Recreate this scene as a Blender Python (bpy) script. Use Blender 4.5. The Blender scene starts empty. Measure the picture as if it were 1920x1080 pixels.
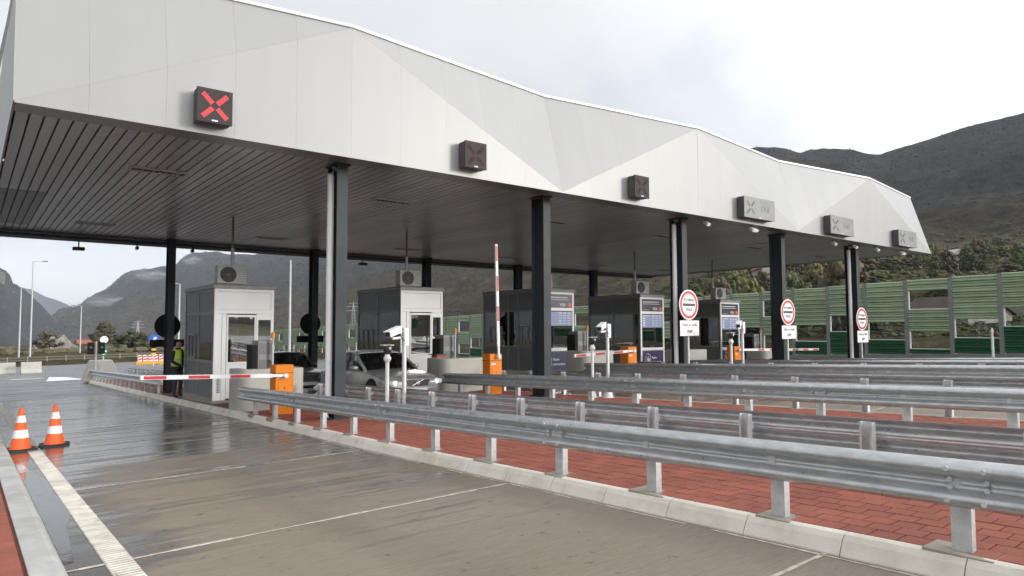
import bpy, math, random
from mathutils import Vector, Matrix, noise
random.seed(7)
SC = bpy.context.scene
COL = SC.collection
R = math.radians

# ------------------------------------------------------------------ camera
EYE = 1.65
F_PX, YAW, PIT, ROL = 1293.2, .6693, .0603, -.0042
fw = Vector((math.sin(YAW)*math.cos(PIT), math.cos(YAW)*math.cos(PIT), math.sin(PIT)))
rt = Vector((math.cos(YAW), -math.sin(YAW), 0)); up = rt.cross(fw)
rt2 = rt*math.cos(ROL)+up*math.sin(ROL); up2 = -rt*math.sin(ROL)+up*math.cos(ROL)
cd = bpy.data.cameras.new('camera'); cam = bpy.data.objects.new('camera', cd); COL.objects.link(cam)
cd.sensor_width = 36; cd.lens = F_PX/1920*36; cd.clip_start = .05; cd.clip_end = 20000
m = Matrix((rt2, up2, -fw)).transposed().to_4x4(); m.translation = (0, 0, EYE); cam.matrix_world = m
SC.camera = cam

# ------------------------------------------------------------------ sky and sun
SUN_AZ, SUN_EL = R(143), R(10.5)       # azimuth from +Y towards +X
w = bpy.data.worlds.new('World'); SC.world = w; w.use_nodes = True
nt = w.node_tree; nt.nodes.clear(); N = nt.nodes.new; L = nt.links.new
out = N('ShaderNodeOutputWorld'); bg = N('ShaderNodeBackground'); bg.inputs[1].default_value = .1
sky = N('ShaderNodeTexSky'); sky.sky_type = 'NISHITA'; sky.sun_disc = False
sky.sun_elevation = SUN_EL; sky.sun_rotation = SUN_AZ
tc = N('ShaderNodeTexCoord'); sep = N('ShaderNodeSeparateXYZ'); L(tc.outputs['Generated'], sep.inputs[0])
ad = N('ShaderNodeMath'); ad.operation = 'ADD'; ad.inputs[1].default_value = .22
ab = N('ShaderNodeMath'); ab.operation = 'ABSOLUTE'; L(sep.outputs[2], ab.inputs[0]); L(ab.outputs[0], ad.inputs[0])
dx = N('ShaderNodeMath'); dx.operation = 'DIVIDE'; dy = N('ShaderNodeMath'); dy.operation = 'DIVIDE'
L(sep.outputs[0], dx.inputs[0]); L(ad.outputs[0], dx.inputs[1]); L(sep.outputs[1], dy.inputs[0]); L(ad.outputs[0], dy.inputs[1])
cb = N('ShaderNodeCombineXYZ'); L(dx.outputs[0], cb.inputs[0]); L(dy.outputs[0], cb.inputs[1]); cb.inputs[2].default_value = 3.7
n1 = N('ShaderNodeTexNoise'); n1.inputs['Scale'].default_value = .9; n1.inputs['Detail'].default_value = 7; n1.inputs['Roughness'].default_value = .52
n1.inputs['Distortion'].default_value = .35
L(cb.outputs[0], n1.inputs['Vector'])
rp = N('ShaderNodeValToRGB'); L(n1.outputs[0], rp.inputs[0])
e = rp.color_ramp.elements
e[0].position = .33; e[0].color = (.62, .64, .685, 1); e[1].position = .66; e[1].color = (1, 1, 1, 1)
q = rp.color_ramp.elements.new(.47); q.color = (.88, .895, .92, 1)
# veiled sun: the cloud is brighter towards the sun
sd = Vector((math.sin(SUN_AZ)*math.cos(SUN_EL), math.cos(SUN_AZ)*math.cos(SUN_EL), math.sin(SUN_EL)))
dt = N('ShaderNodeVectorMath'); dt.operation = 'DOT_PRODUCT'; dt.inputs[1].default_value = sd; L(tc.outputs['Generated'], dt.inputs[0])
mr = N('ShaderNodeMapRange'); mr.interpolation_type = 'SMOOTHSTEP'; mr.inputs[1].default_value = -.15; mr.inputs[2].default_value = 1; mr.inputs[3].default_value = 4.2; mr.inputs[4].default_value = 15
L(dt.outputs['Value'], mr.inputs[0])
sc_ = N('ShaderNodeVectorMath'); sc_.operation = 'SCALE'; L(rp.outputs[0], sc_.inputs[0]); L(mr.outputs[0], sc_.inputs['Scale'])
mx = N('ShaderNodeMix'); mx.data_type = 'RGBA'; mx.inputs[0].default_value = .93
L(sky.outputs[0], mx.inputs[6]); L(sc_.outputs[0], mx.inputs[7]); L(mx.outputs[2], bg.inputs[0]); L(bg.outputs[0], out.inputs[0])
sl = bpy.data.lights.new('sun', 'SUN'); sl.energy = 1.5; sl.angle = R(14); sl.color = (1, .95, .87)
so = bpy.data.objects.new('sun', sl); COL.objects.link(so); so.rotation_euler = (math.pi/2-SUN_EL, 0, math.pi-SUN_AZ)
so.location = (0, -20, 40)
SC.view_settings.view_transform = 'Standard'; SC.view_settings.look = 'None'
SC.view_settings.gamma = 1; SC.view_settings.use_curve_mapping = False; SC.view_settings.exposure = 1.15
SC.cycles.max_bounces = 6; SC.cycles.diffuse_bounces = 3; SC.cycles.glossy_bounces = 4; SC.cycles.transparent_max_bounces = 12
SC.cycles.volume_bounces = 0
HAZE = .00008

# ------------------------------------------------------------------ ground slope (crossfall with a crown, falling away from the camera)
GX, GY, CROWN = .0168, -.0313, 17.3
def gx(x):
    x = max(-8, min(x, 37)); return GX*x if x <= CROWN else GX*(2*CROWN-x)
def g(x, y): return gx(x)+GY*y+(.01*(y-50) if y > 50 else 0)
def zcan(x): return 5.164-.0028*x      # ceiling level of the toll canopy
S = 5.664                              # pitch of lanes, islands and columns

# ------------------------------------------------------------------ helpers
class MB:
    def __init__(s): s.v = []; s.f = []; s.m = []; s.k = 0; s.T = None
    def vt(s, p):
        p = Vector(p)
        if s.T is not None: p = s.T @ p
        s.v.append(p); return len(s.v)-1
    def poly(s, pts):
        s.f.append([s.vt(p) for p in pts]); s.m.append(s.k)
    def hexa(s, p):       # 8 points: bottom 4 ccw, top 4 ccw
        i = [s.vt(a) for a in p]
        for a in ((3, 2, 1, 0), (4, 5, 6, 7), (0, 1, 5, 4), (1, 2, 6, 5), (2, 3, 7, 6), (3, 0, 4, 7)):
            s.f.append([i[b] for b in a]); s.m.append(s.k)
    def box(s, x0, y0, z0, x1, y1, z1):
        s.hexa([(x0, y0, z0), (x1, y0, z0), (x1, y1, z0), (x0, y1, z0), (x0, y0, z1), (x1, y0, z1), (x1, y1, z1), (x0, y1, z1)])
    def slab(s, x0, y0, x1, y1, h0, h1, gf=None):   # follows the ground slope
        gf = gf or g
        P = [(x0, y0), (x1, y0), (x1, y1), (x0, y1)]
        s.hexa([(x, y, gf(x, y)+h0) for x, y in P]+[(x, y, gf(x, y)+h1) for x, y in P])
    def ring(s, rings, close=True, caps=True):
        n = len(rings[0]); ids = [[s.vt(p) for p in r] for r in rings]
        for a, b in zip(ids, ids[1:]):
            for j in range(n if close else n-1):
                s.f.append([a[j], a[(j+1) % n], b[(j+1) % n], b[j]]); s.m.append(s.k)
        if caps and close:
            s.f.append(ids[0][::-1]); s.m.append(s.k); s.f.append(ids[-1]); s.m.append(s.k)
    def tube(s, pts, r, n=8):
        pts = [Vector(p) for p in pts]; rs = []
        for i, p in enumerate(pts):
            d = (pts[min(i+1, len(pts)-1)]-pts[max(i-1, 0)]).normalized()
            a = d.cross(Vector((0, 0, 1)) if abs(d.z) < .9 else Vector((1, 0, 0))).normalized(); b = d.cross(a)
            rr = r[i] if isinstance(r, (list, tuple)) else r
            rs.append([p+(a*math.cos(2*math.pi*j/n)+b*math.sin(2*math.pi*j/n))*rr for j in range(n)])
        s.ring([q[::-1] for q in rs])
    def lathe(s, prof, n=16, c=(0, 0)):
        s.ring([[(c[0]+r*math.cos(2*math.pi*j/n), c[1]+r*math.sin(2*math.pi*j/n), z) for j in range(n)] for r, z in prof])
    def disc(s, c, r, ax=(0, -1, 0), th=.01, n=28):   # a thick disc whose front looks along ax
        ax = Vector(ax).normalized(); c = Vector(c)
        a = ax.cross(Vector((0, 0, 1))).normalized() if abs(ax.z) < .9 else Vector((1, 0, 0)); b = a.cross(ax)
        rr = lambda o, q: [c+ax*o+(a*math.cos(2*math.pi*j/n)+b*math.sin(2*math.pi*j/n))*q for j in range(n)]
        s.ring([rr(-th, r), rr(0, r)])
    def build(s, name, mats, parent=None, loc=None, smooth=False, bevel=0, seg=1, solid=0):
        me = bpy.data.meshes.new(name); me.from_pydata(s.v, [], s.f)
        for a in (mats if isinstance(mats, (list, tuple)) else [mats]): me.materials.append(a)
        me.polygons.foreach_set('material_index', s.m)
        if smooth: me.polygons.foreach_set('use_smooth', [True]*len(s.f))
        me.update()
        if smooth: me.set_sharp_from_angle(angle=R(48))
        o = bpy.data.objects.new(name, me); COL.objects.link(o)
        if parent is not None: o.parent = parent
        if loc is not None: o.location = loc
        if solid:
            md = o.modifiers.new('thickness', 'SOLIDIFY'); md.thickness = solid; md.offset = 0
        if bevel:
            md = o.modifiers.new('edge', 'BEVEL'); md.width = bevel; md.segments = seg; md.limit_method = 'ANGLE'; md.angle_limit = R(40)
        return o
def tag(o, label=None, cat=None, group=None, kind=None):
    if label: o['label'] = label
    if cat: o['category'] = cat
    if group: o['group'] = group
    if kind: o['kind'] = kind
    return o
def empty(name, loc, label, cat, group=None, rz=0):
    o = bpy.data.objects.new(name, None); COL.objects.link(o); o.empty_display_size = .2
    o.location = loc; o.rotation_euler = (0, 0, rz); return tag(o, label, cat, group)
def kids(o): return [c for c in bpy.data.objects if c.parent is o]
def dup(root, loc, label, rz=None):
    r = root.copy(); COL.objects.link(r); r.location = loc; r['label'] = label
    if rz is not None: r.rotation_euler = (0, 0, rz)
    for ch in kids(root):
        c = ch.copy(); COL.objects.link(c); c.parent = r
        for gc in kids(ch):
            d = gc.copy(); COL.objects.link(d); d.parent = c
    return r
def setp(o, loc):
    c = o.copy(); COL.objects.link(c); c.location = loc; return c
def text(name, s, size, loc, mat, parent=None, rot=(math.pi/2, 0, 0), ext=.001, bold=0, sx=1, align='CENTER'):
    cu = bpy.data.curves.new('lettering', 'FONT'); cu.body = s; cu.size = size; cu.extrude = ext; cu.offset = bold
    cu.align_x = align; cu.align_y = 'CENTER'; cu.resolution_u = 2
    t = bpy.data.objects.new('tmp', cu); COL.objects.link(t)
    dg = bpy.context.evaluated_depsgraph_get(); me = bpy.data.meshes.new_from_object(t.evaluated_get(dg))
    bpy.data.objects.remove(t); me.materials.clear(); me.materials.append(mat)
    o = bpy.data.objects.new(name, me); COL.objects.link(o); o.location = loc; o.rotation_euler = rot; o.scale = (sx, 1, 1)
    if parent is not None: o.parent = parent
    return o

# ------------------------------------------------------------------ materials
def mat(name, c, rough=.5, metal=0, c2=None, scale=4, stretch=(1, 1, 1), bump=0, bscale=60, rvar=0, coat=0, spec=.5, detail=4, emit=0, ecol=None, perobj=0, lo=.35, hi=.65):
    M = bpy.data.materials.new(name); M.use_nodes = True; t = M.node_tree; b = t.nodes['Principled BSDF']
    b.inputs['Roughness'].default_value = rough; b.inputs['Metallic'].default_value = metal; b.inputs['Specular IOR Level'].default_value = spec
    b.inputs['Coat Weight'].default_value = coat
    c = tuple(c)+(1,)
    c2 = tuple(c2)+(1,) if c2 else tuple(min(1, x*.86) for x in c[:3])+(1,)
    tc = t.nodes.new('ShaderNodeTexCoord'); mp = t.nodes.new('ShaderNodeMapping'); mp.inputs['Scale'].default_value = stretch
    t.links.new(tc.outputs['Object'], mp.inputs[0])
    n = t.nodes.new('ShaderNodeTexNoise'); n.inputs['Scale'].default_value = scale; n.inputs['Detail'].default_value = detail; n.inputs['Roughness'].default_value = .6
    t.links.new(mp.outputs[0], n.inputs['Vector'])
    mr = t.nodes.new('ShaderNodeMapRange'); mr.inputs[1].default_value = lo; mr.inputs[2].default_value = hi
    t.links.new(n.outputs[0], mr.inputs[0])
    mx = t.nodes.new('ShaderNodeMix'); mx.data_type = 'RGBA'; mx.inputs[6].default_value = c; mx.inputs[7].default_value = c2
    t.links.new(mr.outputs[0], mx.inputs[0]); last = mx.outputs[2]
    if perobj:
        oi = t.nodes.new('ShaderNodeObjectInfo'); hs = t.nodes.new('ShaderNodeHueSaturation')
        m2 = t.nodes.new('ShaderNodeMapRange'); m2.inputs[3].default_value = 1-perobj; m2.inputs[4].default_value = 1+perobj
        t.links.new(oi.outputs['Random'], m2.inputs[0]); t.links.new(m2.outputs[0], hs.inputs['Value']); t.links.new(last, hs.inputs['Color']); last = hs.outputs[0]
    t.links.new(last, b.inputs['Base Color'])
    if rvar:
        m3 = t.nodes.new('ShaderNodeMapRange'); m3.inputs[1].default_value = .3; m3.inputs[2].default_value = .7
        m3.inputs[3].default_value = max(.02, rough-rvar); m3.inputs[4].default_value = min(1, rough+rvar)
        n3 = t.nodes.new('ShaderNodeTexNoise'); n3.inputs['Scale'].default_value = scale*1.7; n3.inputs['Detail'].default_value = 5
        t.links.new(mp.outputs[0], n3.inputs['Vector']); t.links.new(n3.outputs[0], m3.inputs[0]); t.links.new(m3.outputs[0], b.inputs['Roughness'])
    if bump:
        n2 = t.nodes.new('ShaderNodeTexNoise'); n2.inputs['Scale'].default_value = bscale; n2.inputs['Detail'].default_value = 4
        t.links.new(mp.outputs[0], n2.inputs['Vector'])
        bp = t.nodes.new('ShaderNodeBump'); bp.inputs['Strength'].default_value = bump; bp.inputs['Distance'].default_value = .02
        t.links.new(n2.outputs[0], bp.inputs['Height']); t.links.new(bp.outputs[0], b.inputs['Normal'])
    if emit:
        b.inputs['Emission Color'].default_value = tuple(ecol or c[:3])+(1,); b.inputs['Emission Strength'].default_value = emit
    return M
def glass(name, tint, refl=.12, clear=.6, top=.95):
    M = bpy.data.materials.new(name); M.use_nodes = True; t = M.node_tree; t.nodes.clear()
    o = t.nodes.new('ShaderNodeOutputMaterial'); a = t.nodes.new('ShaderNodeBsdfTransparent'); a.inputs[0].default_value = tuple(x*clear for x in tint)+(1,)
    gl = t.nodes.new('ShaderNodeBsdfGlossy'); gl.inputs['Roughness'].default_value = .015; gl.inputs[0].default_value = (1, 1, 1, 1)
    fr = t.nodes.new('ShaderNodeLayerWeight'); fr.inputs[0].default_value = .25
    mr = t.nodes.new('ShaderNodeMapRange'); mr.inputs[3].default_value = refl; mr.inputs[4].default_value = top; t.links.new(fr.outputs['Fresnel'], mr.inputs[0])
    mx = t.nodes.new('ShaderNodeMixShader'); t.links.new(mr.outputs[0], mx.inputs[0]); t.links.new(a.outputs[0], mx.inputs[1]); t.links.new(gl.outputs[0], mx.inputs[2])
    t.links.new(mx.outputs[0], o.inputs[0]); return M
def wet_concrete():
    """brushed concrete lane: dry-ish brown near, wet and glossy further on, with streaks across the lane"""
    M = bpy.data.materials.new('wet_concrete'); M.use_nodes = True; t = M.node_tree; b = t.nodes['Principled BSDF']; n = t.nodes.new; l = t.links.new
    tc = n('ShaderNodeTexCoord'); sp = n('ShaderNodeSeparateXYZ'); l(tc.outputs['Object'], sp.inputs[0])
    def nz(scale, st, det=5, ro=.55):
        mp = n('ShaderNodeMapping'); mp.inputs['Scale'].default_value = st; l(tc.outputs['Object'], mp.inputs[0])
        a = n('ShaderNodeTexNoise'); a.inputs['Scale'].default_value = scale; a.inputs['Detail'].default_value = det; a.inputs['Roughness'].default_value = ro
        l(mp.outputs[0], a.inputs['Vector']); return a.outputs[0]
    def rng(x, a, b_, c, d):
        r = n('ShaderNodeMapRange'); r.inputs[1].default_value = a; r.inputs[2].default_value = b_; r.inputs[3].default_value = c; r.inputs[4].default_value = d; l(x, r.inputs[0]); return r.outputs[0]
    def ma(op, x, y):
        q = n('ShaderNodeMath'); q.operation = op
        for i, a in enumerate((x, y)):
            if isinstance(a, (int, float)): q.inputs[i].default_value = a
            else: l(a, q.inputs[i])
        return q.outputs[0]
    streak = nz(1.0, (.28, 5.5, 1), 6, .62); big = nz(.32, (1, 1.3, 1), 4); fine = nz(16, (.35, 3, 1), 3, .6); puddle = nz(.55, (1.4, .6, 1), 3)
    grit = nz(120, (1, 1, 1), 2)
    wy = rng(sp.outputs[1], 5.5, 17, 0, .72)                  # the water has drained down the slope, away from the camera
    wx = rng(sp.outputs[0], .6, 1.7, .62, 0)                 # and gathers along the gutter
    wet = ma('ADD', ma('ADD', wy, wx), ma('ADD', rng(streak, .3, .7, -.24, .32), rng(big, .3, .7, -.34, .28)))
    wet = rng(wet, .12, .62, 0, 1)
    cr = n('ShaderNodeValToRGB'); l(big, cr.inputs[0]); e = cr.color_ramp.elements
    e[0].position = .3; e[0].color = (.222, .182, .14, 1); e[1].position = .7; e[1].color = (.262, .228, .185, 1)
    mx = n('ShaderNodeMix'); mx.data_type = 'RGBA'; l(wet, mx.inputs[0]); l(cr.outputs[0], mx.inputs[6]); mx.inputs[7].default_value = (.105, .098, .09, 1)
    m2 = n('ShaderNodeMix'); m2.data_type = 'RGBA'; m2.blend_type = 'MULTIPLY'; m2.inputs[0].default_value = .55
    l(mx.outputs[2], m2.inputs[6]); cg = n('ShaderNodeValToRGB'); l(fine, cg.inputs[0]); cg.color_ramp.elements[0].position = .3; cg.color_ramp.elements[0].color = (.66, .64, .62, 1); cg.color_ramp.elements[1].position = .62; cg.color_ramp.elements[1].color = (1.08, 1.06, 1.04, 1)
    l(cg.outputs[0], m2.inputs[7])
    m3 = n('ShaderNodeMix'); m3.data_type = 'RGBA'; m3.blend_type = 'MULTIPLY'; m3.inputs[0].default_value = 1
    l(m2.outputs[2], m3.inputs[6]); c3 = n('ShaderNodeValToRGB'); sp_ = nz(7, (1, 1, 1), 3, .7); l(sp_, c3.inputs[0])
    c3.color_ramp.elements[0].position = .27; c3.color_ramp.elements[0].color = (.45, .42, .4, 1); c3.color_ramp.elements[1].position = .36; c3.color_ramp.elements[1].color = (1, 1, 1, 1)
    l(c3.outputs[0], m3.inputs[7])
    tr_ = n('ShaderNodeMath'); tr_.operation = 'PINGPONG'; off = ma('ADD', sp.outputs[0], .86); l(off, tr_.inputs[0]); tr_.inputs[1].default_value = .944
    trk = ma('MULTIPLY', rng(tr_.outputs[0], .12, .5, 1, 0), rng(nz(.9, (1, .25, 1), 5), .35, .65, .1, 1))
    m5 = n('ShaderNodeMix'); m5.data_type = 'RGBA'; m5.blend_type = 'MULTIPLY'; l(ma('MULTIPLY', trk, .6), m5.inputs[0]); l(m3.outputs[2], m5.inputs[6]); m5.inputs[7].default_value = (.66, .64, .63, 1)
    l(m5.outputs[2], b.inputs['Base Color'])
    l(ma('ADD', rng(wet, 0, 1, .6, .06), ma('MULTIPLY', rng(streak, .4, .62, .16, 0), wet)), b.inputs['Roughness']); b.inputs['Specular IOR Level'].default_value = .5
    bp = n('ShaderNodeBump'); bp.inputs['Distance'].default_value = .006
    l(rng(wet, 0, 1, .5, .16), bp.inputs['Strength']); l(ma('ADD', fine, ma('MULTIPLY', grit, .5)), bp.inputs['Height']); l(bp.outputs[0], b.inputs['Normal'])
    return M
def hill_mat(name, lo, hi, rock, s, low=None):
    M = bpy.data.materials.new(name); M.use_nodes = True; t = M.node_tree; b = t.nodes['Principled BSDF']; n = t.nodes.new; l = t.links.new
    b.inputs['Roughness'].default_value = 1; b.inputs['Specular IOR Level'].default_value = .05
    tc = n('ShaderNodeTexCoord')
    def nz(sc, det, ro=.6):
        a = n('ShaderNodeTexNoise'); a.inputs['Scale'].default_value = sc; a.inputs['Detail'].default_value = det; a.inputs['Roughness'].default_value = ro; l(tc.outputs['Object'], a.inputs['Vector']); return a.outputs[0]
    r1 = n('ShaderNodeValToRGB'); l(nz(s*9, 8, .75), r1.inputs[0]); e = r1.color_ramp.elements
    e[0].position = .36; e[0].color = tuple(lo)+(1,); e[1].position = .64; e[1].color = tuple(hi)+(1,)
    r2 = n('ShaderNodeValToRGB'); l(nz(s*3.3, 9, .72), r2.inputs[0]); e = r2.color_ramp.elements
    e[0].position = .6; e[0].color = (0, 0, 0, 1); e[1].position = .68; e[1].color = (1, 1, 1, 1)
    mx = n('ShaderNodeMix'); mx.data_type = 'RGBA'; l(r2.outputs[0], mx.inputs[0]); l(r1.outputs[0], mx.inputs[6]); mx.inputs[7].default_value = tuple(rock)+(1,)
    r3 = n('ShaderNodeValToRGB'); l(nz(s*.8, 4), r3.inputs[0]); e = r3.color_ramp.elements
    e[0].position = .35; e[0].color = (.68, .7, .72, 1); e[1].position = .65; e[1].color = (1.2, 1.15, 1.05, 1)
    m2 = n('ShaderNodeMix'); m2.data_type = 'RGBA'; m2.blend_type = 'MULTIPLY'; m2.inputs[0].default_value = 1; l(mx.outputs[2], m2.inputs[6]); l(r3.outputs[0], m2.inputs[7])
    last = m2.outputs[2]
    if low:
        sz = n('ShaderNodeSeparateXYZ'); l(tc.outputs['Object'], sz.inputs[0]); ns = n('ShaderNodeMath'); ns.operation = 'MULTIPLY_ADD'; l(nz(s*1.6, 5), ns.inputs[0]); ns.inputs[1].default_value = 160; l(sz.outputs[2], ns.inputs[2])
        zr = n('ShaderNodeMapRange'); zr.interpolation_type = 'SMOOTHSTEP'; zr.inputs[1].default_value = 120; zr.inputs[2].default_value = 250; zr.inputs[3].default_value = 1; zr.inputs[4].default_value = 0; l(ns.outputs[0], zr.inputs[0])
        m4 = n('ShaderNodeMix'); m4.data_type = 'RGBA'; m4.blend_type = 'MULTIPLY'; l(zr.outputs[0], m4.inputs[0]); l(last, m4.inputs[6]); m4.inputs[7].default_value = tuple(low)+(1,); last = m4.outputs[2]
    l(last, b.inputs['Base Color'])
    bp = n('ShaderNodeBump'); bp.inputs['Strength'].default_value = 1; bp.inputs['Distance'].default_value = .35/s*.02
    l(nz(s*22, 6, .8), bp.inputs['Height']); l(bp.outputs[0], b.inputs['Normal'])
    return M

WET = wet_concrete()
ASPH = mat('asphalt', (.07, .072, .078), .35, c2=(.11, .11, .115), scale=.6, stretch=(.4, 3, 1), bump=.2, bscale=60, rvar=.2)
SEAL = mat('joint_sealant', (.62, .57, .49), .8, c2=(.36, .32, .26), scale=14)
GAPD = mat('dark_joint', (.05, .045, .038), .95)
KERB = mat('kerb_concrete', (.72, .67, .585), .8, c2=(.54, .485, .4), scale=2.6, bump=.25, bscale=70, perobj=.04, lo=.45, hi=.75)
KERBG = mat('grey_kerb', (.47, .47, .45), .75, c2=(.36, .355, .33), scale=3, bump=.2, bscale=70, perobj=.07)
BRICK = mat('red_paver', (.31, .09, .056), .8, c2=(.24, .068, .044), scale=1.6, bump=.2, bscale=120, perobj=.1)
SAND = mat('joint_sand', (.17, .06, .042), .95)
WLINE = mat('road_paint', (.62, .59, .52), .6, c2=(.42, .38, .33), scale=5, rvar=.15)
WHITEPAINT = mat('white_road_paint', (.8, .8, .78), .6)
GALV = mat('galvanised_steel', (.58, .595, .6), .36, .7, c2=(.44, .455, .465), scale=3.2, stretch=(4, 1.8, 4), bump=.012, bscale=20, rvar=.1, detail=6)
GALVP = mat('galvanised_post', (.68, .69, .69), .46, .3, c2=(.5, .51, .515), scale=9, rvar=.12)
CONC = mat('precast_concrete', (.47, .46, .41), .85, c2=(.4, .39, .345), scale=1.4, bump=.15, bscale=50)
PAD = mat('footing_concrete', (.36, .33, .27), .9, c2=(.27, .245, .2), scale=6, bump=.3)
ALU = mat('composite_panel', (.325, .325, .322), .44, .1, c2=(.314, .313, .31), scale=1.1, stretch=(1.6, 1.6, .22), perobj=.014, spec=.5, bump=.05, bscale=.7, detail=6)
TRIM = mat('white_trim', (.85, .85, .84), .35)
SOFF = mat('ceiling_slat', (.4, .395, .39), .34, .3, c2=(.335, .33, .326), scale=.35, stretch=(1, .12, 1), perobj=.1, rvar=.08)
SOFF2 = mat('ceiling_slat_dark', (.1, .095, .09), .4, .2)
EDGE = mat('soffit_strip', (.21, .2, .19), .3, .35, c2=(.18, .17, .16), scale=.7)
BLACK = mat('black_void', (.012, .012, .012), .9)
ANTH = mat('anthracite_paint', (.036, .043, .047), .55, spec=.22, c2=(.045, .052, .056), scale=1.2, rvar=.08)
PIPE = mat('white_downpipe', (.9, .9, .89), .4, c2=(.82, .82, .81), scale=1)
WHITEM = mat('white_booth_paint', (.88, .88, .87), .35, c2=(.84, .84, .83), scale=1.2)
GREYP = mat('grey_booth_panel', (.16, .16, .157), .45, c2=(.14, .14, .137), scale=1)
GREYF = mat('grey_booth_frame', (.25, .25, .247), .45)
ROOFG = mat('booth_roof', (.3, .3, .29), .5)
GLASS = glass('window_glass', (.62, .6, .5), .3, .75)
CLEAR = glass('clear_barrier_glass', (.9, .93, .9), .03, .92, .3)
INT = mat('booth_interior', (.18, .17, .155), .7)
ORANGE = mat('orange_cabinet', (.72, .2, .002), .45, spec=.3, c2=(.66, .18, .002), scale=1.5)
ORANGED = mat('orange_beacon', (.8, .3, .02), .3)
REDM = mat('signal_red', (.55, .035, .04), .4)
WHITER = mat('reflective_white', (.82, .82, .82), .4)
CONEO = mat('cone_orange', (.85, .12, .015), .5, c2=(.72, .09, .012), scale=8)
RUBBER = mat('black_rubber', (.025, .025, .026), .7)
DARKP = mat('dark_plastic', (.03, .03, .032), .45)
SIGF = mat('signal_face', (.058, .05, .049), .65, spec=.15)
SIGG = mat('signal_face_grey', (.21, .215, .21), .45, .0, c2=(.17, .175, .17), scale=3)
SIGH = mat('signal_housing', (.1, .095, .092), .6, spec=.2)
LEDDIM = mat('unlit_led', (.075, .035, .036), .65, spec=.15)
LEDG = mat('unlit_led_grey', (.188, .192, .187), .5)
LEDON = mat('lit_red_led', (.8, .04, .04), .5, emit=.28, ecol=(1, .1, .12))
NAVY = mat('navy_poster', (.03, .022, .11), .35)
NAVYD = mat('dark_poster', (.02, .017, .05), .3)
PRICE = mat('price_table_blue', (.26, .32, .56), .4)
PALE = mat('pale_print', (.72, .74, .8), .5)
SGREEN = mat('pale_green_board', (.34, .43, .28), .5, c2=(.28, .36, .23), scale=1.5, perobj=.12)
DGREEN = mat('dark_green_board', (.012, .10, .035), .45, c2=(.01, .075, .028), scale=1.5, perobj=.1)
WPOST = mat('barrier_post', (.2, .22, .2), .55)
GRASS = mat('rough_grass', (.14, .115, .06), .95, c2=(.075, .08, .035), scale=.35, bump=.5, bscale=6)
LEAF = mat('leaf_green', (.085, .098, .036), .8, c2=(.045, .056, .022), scale=1.5, perobj=.35)
LEAFY = mat('leaf_yellow', (.155, .14, .045), .85, c2=(.085, .085, .03), scale=1.5, perobj=.2)
LEAFB = mat('leaf_brown', (.105, .088, .048), .85, c2=(.06, .054, .03), scale=1.5, perobj=.2)
LEAFP = mat('bare_poplar', (.16, .145, .125), .85, c2=(.11, .105, .09), scale=2)
LEAFD = mat('cypress_green', (.022, .034, .02), .85, c2=(.014, .022, .013), scale=2)
TRUNK = mat('tree_bark', (.075, .06, .048), .9)
ROOFR = mat('red_roof_tiles', (.33, .1, .065), .85, c2=(.24, .075, .05), scale=3)
ROOFB = mat('brown_roof', (.11, .07, .06), .85, c2=(.08, .055, .048), scale=2)
WALLW = mat('house_render', (.42, .4, .37), .85, c2=(.34, .32, .29), scale=.8)
ROCK = mat('limestone', (.3, .28, .25), .95, c2=(.15, .135, .11), scale=.25, bump=.6, bscale=1.5)
LAMPG = mat('lamp_post_grey', (.5, .51, .52), .5, .3)

# ------------------------------------------------------------------ terrain
def lerp(tab, x):
    if x <= tab[0][0]: return tab[0][1]
    for (a, p), (b, q) in zip(tab, tab[1:]):
        if x <= b: return p+(q-p)*(x-a)/(b-a)
    return tab[-1][1]
def sst(a, b, x):
    t = max(0, min(1, (x-a)/(b-a))); return t*t*(3-2*t)
mb = MB()
xs = [-160, -60, -20, -8, 0, 5, 11, 17.3, 23, 29, 37, 44, 60, 110]
ys = [-160, -60, -20, 0, 20, 40, 56]
for i in range(len(xs)-1):
    for j in range(len(ys)-1):
        q = [(xs[i], ys[j]), (xs[i+1], ys[j]), (xs[i+1], ys[j+1]), (xs[i], ys[j+1])]
        mb.poly([(x, y, g(x, y)-.2) for x, y in q])
tag(mb.build('ground', GRASS), 'brown grassy ground around the toll plaza', kind='structure')
# road sheet (asphalt apron beyond the concrete lanes)
mb = MB()
xs = [-40, -20, -8, 0, 5, 11, 17.3, 23, 29, 37, 44.6]; ys = [-30, -10, 0, 10, 20, 30, 40, 50, 62, 80, 104]
for i in range(len(xs)-1):
    for j in range(len(ys)-1):
        q = [(xs[i], ys[j]), (xs[i+1], ys[j]), (xs[i+1], ys[j+1]), (xs[i], ys[j+1])]
        mb.poly([(x, y, g(x, y)-.012) for x, y in q])
tag(mb.build('road', ASPH), 'wet grey asphalt approach beyond the toll booths', kind='structure')

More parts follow.
